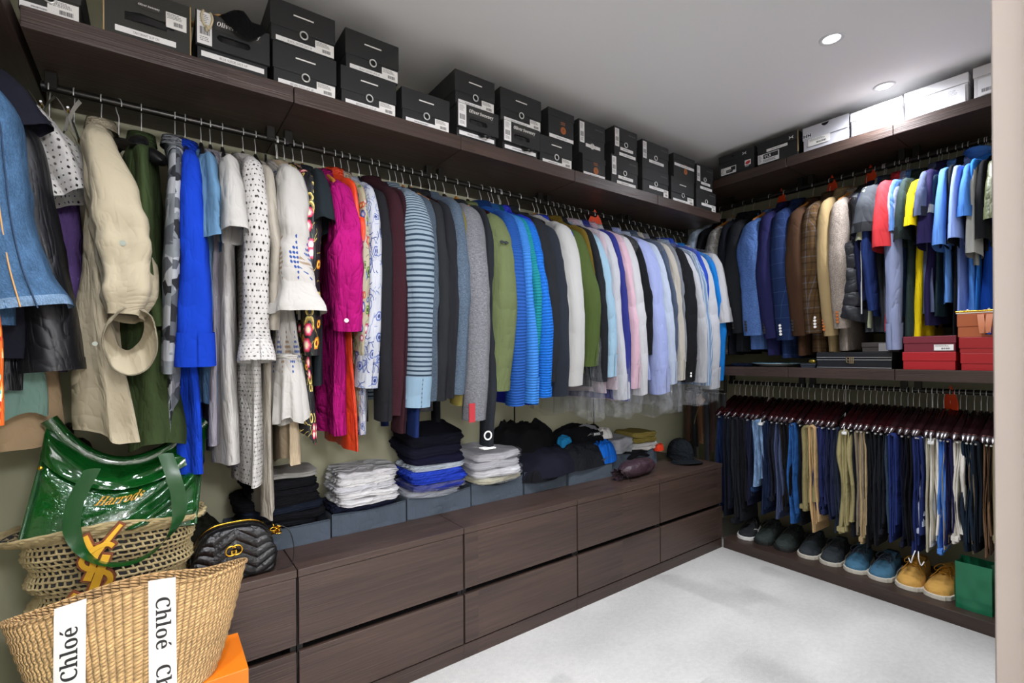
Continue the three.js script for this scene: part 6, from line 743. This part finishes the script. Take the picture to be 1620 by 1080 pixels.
// ------------------------------------------------------------------ handbags at the left
{ // glossy green shopper: leans back on the crochet bag
  const pvcMatt = std('#083a11', 0.28, { key: 'pvcm', specularIntensity: 0.55 }), pvc = std('#0a3f14', 0.09, { key: 'pvc', clearcoat: 1, clearcoatRoughness: 0.04, bumpMap: sized(T.wrinkle, 0.3, 0.3), bumpScale: 0.003 });
  const tex = textTex(1024, 512, (g, w, h) => { g.fillStyle = '#0a3f14'; g.fillRect(0, 0, w, h); g.save(); g.translate(335, 285); g.transform(1, -0.1, -0.25, 1, 0, 0); g.fillStyle = '#b57a2c'; g.font = 'italic bold 92px serif'; g.fillText('Harrods', 0, 0, 285); g.restore(); });
  const face = std(0xffffff, 0.09, { key: 'pvcface', map: tex, clearcoat: 1, clearcoatRoughness: 0.04, bumpMap: sized(T.wrinkle, 0.3, 0.3), bumpScale: 0.003 });
  const t = thing('handbag', 'glossy green patent shopper with gold script, slumped on top of the crochet bag', 'handbag'); t.position.set(0.46, 0.79, 0.07);
  // u: 0 at the left (+z) to 1 at the right, v: bottom to top; a sagging middle
  const topY = u => 0.275 - 0.30 * Math.pow(Math.sin(Math.PI * Math.pow(u, 0.82)), 1) * 0.42 - 0.04 * u, botY = u => -0.005 - 0.035 * u;
  const P = (u, v) => { const y = mix(botY(u), topY(u), v), zl = mix(0.205, 0.16, v), zr = mix(-0.165, -0.2, v); return [0.035 - 0.13 * v, y, mix(zl, zr, u)]; };
  const ridge = (u, v) => { const d1 = (v - 0.05) - (u - 0.52) * 1.15, d2 = v - 0.1 - (u - 0.5) * 0.12; return 0.030 * Math.exp(-d1 * d1 * 160) * sstep(0.48, 0.62, u) + 0.020 * Math.exp(-d2 * d2 * 300) * sstep(0.5, 0.6, u) - 0.02 * Math.exp(-Math.pow((d1 - 0.13), 2) * 120) * sstep(0.5, 0.7, u); };
  const bulge = (u, v) => Math.pow(Math.max(0, Math.sin(Math.PI * u)), 0.4) * Math.pow(Math.max(0, Math.sin(Math.PI * clamp(v * 0.85 + 0.08))), 0.5);
  part(t, 'front_panel', grid(60, 40, (u, v) => { const p = P(u, v); return [p[0] + 0.05 * bulge(u, v) + ridge(u, v) * (1 - sstep(0.75, 1, v)) + 0.006 * noise(u * 6, v * 5, 3), p[1], p[2], u, v]; }), face);
  part(t, 'back_panel', grid(24, 16, (u, v) => { const p = P(u, v); return [p[0] - 0.05 * bulge(u, v), p[1], p[2], u * 0.4, v * 0.3]; }), pvc);
  part(t, 'top_flap', grid(60, 12, (u, v) => { const p = P(u, mix(0.70, 1.0, v)), q = Math.sin(v * Math.PI); return [p[0] + 0.052 * bulge(u, mix(0.7, 1, v)) + 0.014 + 0.008 * q + 0.006 * noise(u * 7, v * 3, 8), p[1] + 0.01 * v, p[2] + (u - 0.5) * -0.015, u * 0.4, v * 0.1]; }), pvc);
  part(t, 'rolled_top', tube(Array.from({ length: 14 }, (_, i) => { const p = P(i / 13, 1.0); return [p[0] + 0.018, p[1] + 0.014, p[2] * 1.04]; }), 0.02, 50, 10).scale(1, 1, 1), pvc);
  part(t, 'piping', tube(Array.from({ length: 12 }, (_, i) => { const p = P(0, i / 11); return [p[0] + 0.005, p[1], p[2] + 0.002]; }), 0.005, 30, 8), pvc); part(t, 'piping', tube(Array.from({ length: 12 }, (_, i) => { const p = P(1, i / 11); return [p[0] + 0.005, p[1], p[2] - 0.002]; }), 0.005, 30, 8), pvc); part(t, 'piping', tube(Array.from({ length: 14 }, (_, i) => { const p = P(i / 13, 0); return [p[0] + 0.004, p[1], p[2]]; }), 0.005, 40, 8), pvc);
  part(t, 'press_stud', new THREE.SphereGeometry(0.006, 12, 8).translate(0.01, 0.17, 0.172), M.gold);
  const W = [[0.565, 0.957, 0.132], [0.572, 0.871, 0.166], [0.578, 0.807, 0.17], [0.582, 0.744, 0.146], [0.582, 0.708, 0.102], [0.582, 0.701, 0.042], [0.582, 0.731, -0.013], [0.578, 0.785, -0.05], [0.575, 0.847, -0.055], [0.57, 0.911, -0.043], [0.55, 0.975, -0.025]].map(p => V(p[0] - 0.46, p[1] - 0.79, p[2] - 0.07)), C = new THREE.CatmullRomCurve3(W), q = V(0, 0, 0);
  part(t, 'strap', grid(6, 70, (u, v) => { C.getPoint(v, q); const flat = Math.abs(v - 0.48) < 0.5 ? sstep(0.06, 0.3, Math.abs(v - 0.48)) : 1, a = (u - 0.5); return [q.x + a * 0.034 * (1 - flat), q.y + 0.003 * Math.cos(a * 3), q.z + a * 0.036 * flat, a * 0.04, v]; }), pvcMatt);
  part(t, 'strap', grid(6, 70, (u, v) => { C.getPoint(v, q); const flat = sstep(0.06, 0.3, Math.abs(v - 0.48)), a = (u - 0.5); return [q.x + a * 0.034 * (1 - flat) - 0.004, q.y + 0.003 * Math.cos(a * 3) , q.z + a * 0.036 * flat, a * 0.04, v]; }), pvcMatt); }
{ // crochet tote: rows and posts of cord around a slouching form, over a dark inner sheet put in so the holes look dark
  const t = thing('crochet_tote', 'slouching cream crochet tote with a large gold monogram', 'handbag'); t.position.set(0.405, DY + 0.002, 0.095);
  const cord = std('#c9b583', 0.9, { key: 'cord', bumpMap: sized(T.knit, 0.01), bumpScale: 0.001 }), inner_dark_sheet = std('#33322f', 0.95);
  const R = (h, a) => { const b = [[0, 0.86], [0.12, 0.98], [0.28, 0.86], [0.42, 1.0], [0.55, 0.93], [0.7, 1.02], [0.86, 0.98], [1, 1.06]], k = lerpTab(b, h) + 0.035 * noise(Math.cos(a) * 1.4, Math.sin(a) * 1.4, h * 4), left = Math.max(0, Math.sin(a)); return k * (1 + 0.18 * sstep(0.82, 1, h) * Math.pow(Math.abs(Math.sin(a)), 2) * (Math.sin(a) > 0 ? 1.3 : 0.6)); };
  const S = (h, a, out = 0) => { const r = R(h, a); return [(0.128 * r + out) * sgnpow(Math.cos(a), 0.8), 0.255 * h - 0.018 * sstep(0.8, 1, h) * Math.abs(Math.sin(a)) + 0.008 * Math.sin(a * 2 + 1) * h, (0.19 * r + out) * sgnpow(Math.sin(a), 0.85)]; };
  part(t, 'inner_dark_sheet', grid(60, 24, (u, v) => { const p = S(v * 0.97, u * 6.2832, -0.012); return p; }, true), inner_dark_sheet);
  const NR = 15, NP = 62, rows = [], posts = [];
  for (let j = 0; j <= NR; j++) { const h = 0.03 + 0.83 * j / NR; rows.push(new THREE.TubeGeometry(new THREE.CatmullRomCurve3(Array.from({ length: 124 }, (_, i) => { const a = i / 124 * 6.2832; return V(...S(h + 0.006 * (i % 2), a, 0.002 * (i % 4 < 2 ? 1 : -0.3))); }), true), 200, 0.0032, 5, true)); }
  for (let j = 0; j < NR; j++) for (let i = 0; i < NP; i++) { const a = (i + (j % 2) * 0.5) / NP * 6.2832, h0 = 0.03 + 0.83 * j / NR, h1 = h0 + 0.83 / NR, A = S(h0, a), B = S(h1, a + 0.02); posts.push(cyl(A, B, 0.0036, 5, 0.0024)); }
  part(t, 'net', merge(rows), cord).userData.kind = 'stuff'; part(t, 'stitches', merge(posts), cord).userData.kind = 'stuff';
  const rim = []; for (let j = 0; j < 7; j++) { const h = 0.87 + 0.13 * j / 6; rim.push(new THREE.TubeGeometry(new THREE.CatmullRomCurve3(Array.from({ length: 90 }, (_, i) => { const a = i / 90 * 6.2832; return V(...S(h, a, 0.0035 * Math.sin(i * 2.1 + j * 1.6))); }), true), 220, 0.0046, 5, true)); } part(t, 'crocheted_rim', merge(rim), cord);
  part(t, 'contents', grid(20, 8, (u, v) => { const p = S(0.9, u * 6.2832, -0.02); return [p[0] * v, 0.235 + 0.015 * (1 - v), p[2] * v]; }, true), std('#a5946a', 0.95));
  // monogram of three interlaced strokes: tan backing, gilt face
  const k = 0.00043, pts = l => l.map(([x, y]) => V((x - 620) * k, -(y - 380) * k, 0));
  const ribbon = (l, w0, w1, dep, grow, zoff) => { const c = new THREE.CatmullRomCurve3(pts(l), false, 'centripetal'), n = 30, p = V(0, 0, 0), tg = V(0, 0, 0); const L = [], Rr = []; for (let i = 0; i <= n; i++) { c.getPoint(i / n, p); c.getTangent(i / n, tg); if (i === 0) p.addScaledVector(tg, -grow); if (i === n) p.addScaledVector(tg, grow); const w = mix(w0, w1, i / n) * k / 2 + grow; L.push([p.x - tg.y * w, p.y + tg.x * w]); Rr.push([p.x + tg.y * w, p.y - tg.x * w]); } const s = new THREE.Shape(); [...L, ...Rr.reverse()].forEach(([x, y], i) => i ? s.lineTo(x, y) : s.moveTo(x, y)); return new THREE.ExtrudeGeometry(s, { depth: dep, bevelEnabled: true, bevelSize: 0.0008, bevelThickness: 0.0012, bevelSegments: 2 }).translate(0, 0, zoff); };
  const ST = [[[[560, 205], [585, 265], [612, 330]], 42, 26], [[[738, 165], [680, 240], [618, 325], [600, 400], [578, 462]], 16, 34], [[[700, 285], [680, 268], [630, 275], [575, 310], [552, 345], [570, 385], [630, 415], [680, 450], [686, 490], [650, 535], [590, 560], [535, 552], [510, 532]], 20, 26], [[[668, 335], [640, 420], [612, 510], [588, 600]], 36, 40], [[[590, 600], [660, 592], [744, 560]], 26, 18]];
  const mono = new THREE.Group(); mono.name = 'monogram'; mono.userData.label = 'large gold monogram on tan leather'; t.add(mono); mono.position.set(0.128 * 1.0 + 0.024, 0.165, 0.03); mono.rotation.set(0, Math.PI / 2, 0); mono.rotation.order = 'YXZ'; mono.rotation.x = -0.05;
  part(mono, 'leather_backing', merge(ST.map(s => ribbon(...s, 0.006, 0.0055, 0))), std('#6b3312', 0.6)); part(mono, 'gilt_letters', merge(ST.map((s, i) => ribbon(...s, 0.003, 0.0006, 0.0065 + i * 0.0006))), std('#d9a72e', 0.32, { metalness: 0.35 })); }
{ // straw basket with printed straps
  const t = thing('straw_basket_bag', 'large woven straw basket bag with white lettered straps, front left', 'handbag'); t.position.set(0.745, 0.4375, 0.035);
  const m = std(0xffffff, 0.85, { key: 'strawm', map: sized(T.strawMap, 0.168, 0.17), bumpMap: sized(T.straw, 0.168, 0.17), bumpScale: 0.006 });
  const H = 0.255, A = h => mix(0.16, 0.235, Math.pow(h, 0.8)), B = h => mix(0.082, 0.036, Math.pow(h, 0.8)), rimY = (z, h) => h * (0.012 * Math.cos(z * 14) + 0.02 * sstep(0.12, 0.24, -z));
  const S = (u, h, o = 0) => { const a = u * 6.2832, z = -(A(h) + o) * sgnpow(Math.cos(a), 0.9), x = (B(h) + o) * sgnpow(Math.sin(a), 0.85); return [x, h * H + rimY(z, h), z]; };
  part(t, 'woven_body', grid(90, 30, (u, v) => [...S(u, v, 0.0015 * Math.sin(v * 70)), u * 0.95, v * H], true), m);
  part(t, 'woven_lining', grid(60, 12, (u, v) => [...S(u, v, -0.006), u * 0.95, v * H], true), m); part(t, 'base', grid(40, 4, (u, v) => { const p = S(u, 0); return [p[0] * v, 0.0, p[2] * v, p[0], p[2]]; }, true), m);
  part(t, 'rim', grid(120, 8, (u, v) => { const p = S(u, 1, 0.0), b = v * 6.2832; p[0] *= 1 + 0.06 * Math.cos(b); p[1] += 0.005 * Math.sin(b) - 0.003; p[2] *= 1 + 0.012 * Math.cos(b); return [...p, u * 0.95, v * 0.03]; }, true), m);
  const strapTex = (dir, two) => textTex(160, 768, (g, w, h) => { g.fillStyle = '#ddd8d0'; g.fillRect(0, 0, w, h); g.fillStyle = '#c9c2b8'; for (let y = 0; y < h; y += 6) { g.fillRect(5, y, 2, 3); g.fillRect(w - 7, y, 2, 3); } g.fillStyle = '#1b1a18'; g.font = 'bold 116px serif'; g.textAlign = 'center'; for (const y of two) { g.save(); g.translate(w / 2, y); g.rotate(dir * Math.PI / 2); g.fillText('Chloé', 0, 38); g.restore(); } });
  for (const [zc, dir, ys, lab] of [[0.118, -1, [305, 728], 'white strap with lettering reading upwards'], [-0.048, 1, [277, 700], 'white strap with lettering reading downwards']]) {
    const m2 = std(0xffffff, 0.8, { key: 'strap' + dir, map: strapTex(dir, ys) });
    part(t, 'strap', grid(10, 30, (u, v) => { const h = mix(1.04, 0.0, v), z = zc - (u - 0.5) * 0.054, hh = Math.min(h, 1), x = B(hh) * Math.pow(Math.max(0, 1 - Math.pow(Math.abs(z / A(hh)), 2 / 0.9)), 0.425) + 0.007; return [x - (h > 1 ? 0.005 : 0), h * H + rimY(z, hh), z, u, 1 - v]; }), m2, lab); } }
{ const t = thing('gift_box', 'bright orange gift box under the straw basket bag', 'box'); t.position.set(0.70, 0, 0.035); part(t, 'base', box(-0.1, 0.1, 0, 0.33, -0.225, 0.225, 0.002), std('#c8650a', 0.5)); part(t, 'lid', box(-0.103, 0.103, 0.31, 0.436, -0.23, 0.23, 0.002), std('#d9700c', 0.5)); }
{ const t = thing('paper_bag', 'turquoise paper bag at the lower left picture edge', 'bag'); t.position.set(0.93, 0, 0.315); const m = std('#4fb3ae', 0.6); part(t, 'body', grid(24, 8, (u, v) => { const a = u * 6.2832; return [0.1 * sgnpow(Math.cos(a), 0.2), v * 0.62, 0.05 * sgnpow(Math.sin(a), 0.2)]; }, true), m); part(t, 'base', box(-0.1, 0.1, 0, 0.003, -0.05, 0.05, 0), m); part(t, 'handle', tube([[-0.04, 0.6, 0.05], [-0.035, 0.68, 0.05], [0.035, 0.68, 0.05], [0.04, 0.6, 0.05]], 0.003, 20, 6), m); }
{ // quilted camera bag
  const t = thing('quilted_bag', 'small black chevron-quilted leather bag with a gold double-G emblem', 'handbag'); t.position.set(0.43, DY + 0.001, -0.205); const m = std('#0b0b0c', 0.32, { key: 'nappa', bumpMap: sized(T.wrinkle, 0.04), bumpScale: 0.0015 }), Wd = 0.122, Hh = 0.168;
  const out = (u, v) => { const z = (0.5 - u) * 2, w = Wd * (0.93 + 0.07 * Math.sin(v * Math.PI)), corner = Math.pow(Math.max(0, 1 - Math.pow(Math.abs(z), 3.4)), 0.42); return [z * w, v * Hh * (0.25 + 0.75 * mix(1, corner, sstep(0.2, 1, v))) * (1 + 0) ]; };
  const edge = (u, v) => Math.pow(Math.max(0, (1 - Math.pow(Math.abs(2 * u - 1), 6)) * (1 - Math.pow(Math.abs(2 * v - 1), 6))), 0.3);
  const quilt = (u, v) => { const s = (v * 5.2 + Math.abs(((u * 2 + 0.5) % 1) - 0.5) * 2.4) % 1; return 0.0065 * Math.pow(Math.abs(Math.sin(s * Math.PI)), 0.55); };
  part(t, 'front_panel', grid(120, 80, (u, v) => { const [z, y] = out(u, v), e = edge(u, v); return [0.028 + 0.022 * e + quilt(u, v) * e, y, z, z, y]; }), m); part(t, 'back_panel', grid(30, 20, (u, v) => { const [z, y] = out(u, v); return [-0.03 - 0.02 * edge(u, v), y, z, z, y]; }), m);
  const loop = Array.from({ length: 61 }, (_, i) => { const q = i / 61; return q < 0.25 ? out(0, q * 4) : q < 0.75 ? out((q - 0.25) * 2, 1) : out(1, 1 - (q - 0.75) * 4); });
  part(t, 'gusset', grid(60, 8, (u, v) => { const [z, y] = loop[Math.min(60, Math.round(u * 60))]; const b = Math.sin(v * Math.PI) * 0.006; return [mix(0.03, -0.032, v), y + b * (y > 0.1 ? 1 : 0), z * (1 + b * 6), u, v * 0.06]; }), m); part(t, 'base', box(-0.045, 0.04, 0.0, 0.004, -0.11, 0.11, 0.002), m);
  part(t, 'piping', tube(loop.map(([z, y]) => [0.033, y + 0.001, z * 1.005]), 0.003, 80, 6), m); part(t, 'zip', tube(loop.slice(8, 54).map(([z, y]) => [0.004, y + 0.006, z * 1.01]), 0.0025, 60, 6), M.brass);
  const em = new THREE.Group(); em.name = 'emblem'; em.userData.label = 'gold double-G emblem'; t.add(em); em.position.set(0.0585, 0.1, 0.006); em.rotation.y = Math.PI / 2; for (const s of [1, -1]) { const g = new THREE.TorusGeometry(0.0148, 0.0026, 8, 40, 5.2).rotateZ(0.62).scale(1, 1, 0.7).rotateY(s > 0 ? 0 : Math.PI).translate(s * -0.0078, 0, s * 0.0008); part(em, 'letter', merge([g, box(s * 0.001 - 0.006, s * 0.001 + 0.006, -0.003, 0.001, -0.002, 0.002, 0.0008), box(s * 0.006 - 0.002, s * 0.006 + 0.002, -0.011, 0.001, -0.002, 0.002, 0.0008)]), M.gold); }
  const ch = []; for (let i = 0; i < 12; i++) { const g = new THREE.TorusGeometry(0.0075, 0.0021, 6, 16); g.scale(1.25, 0.8, 1); g.rotateX(i % 2 ? 1.4 : 0.2); g.rotateY(0.4 * i); g.translate(-0.01 + 0.008 * Math.sin(i * 2.2), 0.13 + 0.006 * Math.cos(i * 1.9) - i * 0.0022, -0.118 - (i % 4) * 0.006); ch.push(g); } ch.forEach(g => part(t, 'chain_link', g, M.gold));
  part(t, 'cord', tube([[0.0, 0.14, -0.125], [0.02, 0.12, -0.16], [0.03, 0.06, -0.175], [0.035, 0.004, -0.165], [0.05, 0.004, -0.12]], 0.0016, 30, 5), M.blackPlastic); }
{ const t = thing('shoe_box', 'black shoe box with a grey lid behind the crochet bag', 'shoe box'); t.position.set(0.26, DY + 0.0005, 0.205); part(t, 'base', box(-0.16, 0.16, 0, 0.085, -0.05, 0.05, 0.002, 'x'), M.boxBlack); part(t, 'lid', box(-0.163, 0.163, 0.07, 0.115, -0.053, 0.053, 0.002, 'x'), std('#8e8c8a', 0.7)); decal(t, 'barcode_label', 0.05, 0.035, barTex, [0.1612, 0.04, 0.01], FR); }
{ const t = thing('monogram_bag', 'dark brown rounded bag with an orange leather strap behind the green shopper', 'handbag'); t.position.set(0.21, DY + 0.116, 0.215); const m = std('#2a1812', 0.5, { key: 'brownbag', bumpMap: FAB.wool[0], bumpScale: 0.003 });
  part(t, 'body', grid(40, 20, (u, v) => { const a = u * 6.2832, k = Math.pow(Math.max(0, 1 - Math.pow(v, 3)), 0.5); return [0.13 * sgnpow(Math.cos(a), 0.6) * (0.25 + 0.75 * k), 0.34 * v, 0.072 * sgnpow(Math.sin(a), 0.6) * (0.5 + 0.5 * k), u * 0.6, v * 0.34]; }, true), m); part(t, 'leather_strap', grid(50, 4, (u, v) => { const a = u * 6.2832, k = Math.pow(Math.max(0, 1 - Math.pow(0.52 + 0.05 * Math.sin(a), 3)), 0.5); return [0.134 * sgnpow(Math.cos(a), 0.6) * (0.25 + 0.75 * k), 0.165 + 0.03 * Math.sin(a) + v * 0.02, 0.076 * sgnpow(Math.sin(a), 0.6) * (0.5 + 0.5 * k)]; }, true), std('#a3561d', 0.5)); part(t, 'leather_base', box(-0.125, 0.125, 0, 0.03, -0.068, 0.068, 0.012, 'x'), std('#a3561d', 0.5)); part(t, 'handle', tube([[-0.06, 0.3, 0.0], [-0.045, 0.375, 0], [0.045, 0.375, 0], [0.06, 0.3, 0.0]], 0.008, 24, 8), std('#15100e', 0.5)); }
heap('hat', 'dark olive felt hat between the green shopper and the jeans', 'hat', '#2a2a21 wool', 0.15, DY + 0.001, -0.12, 0.11, 0.09, 0.15, 31);

scene.traverse(o => { if (o.isMesh) { o.castShadow = true; o.receiveShadow = true; } });
renderer.render(scene, camera);
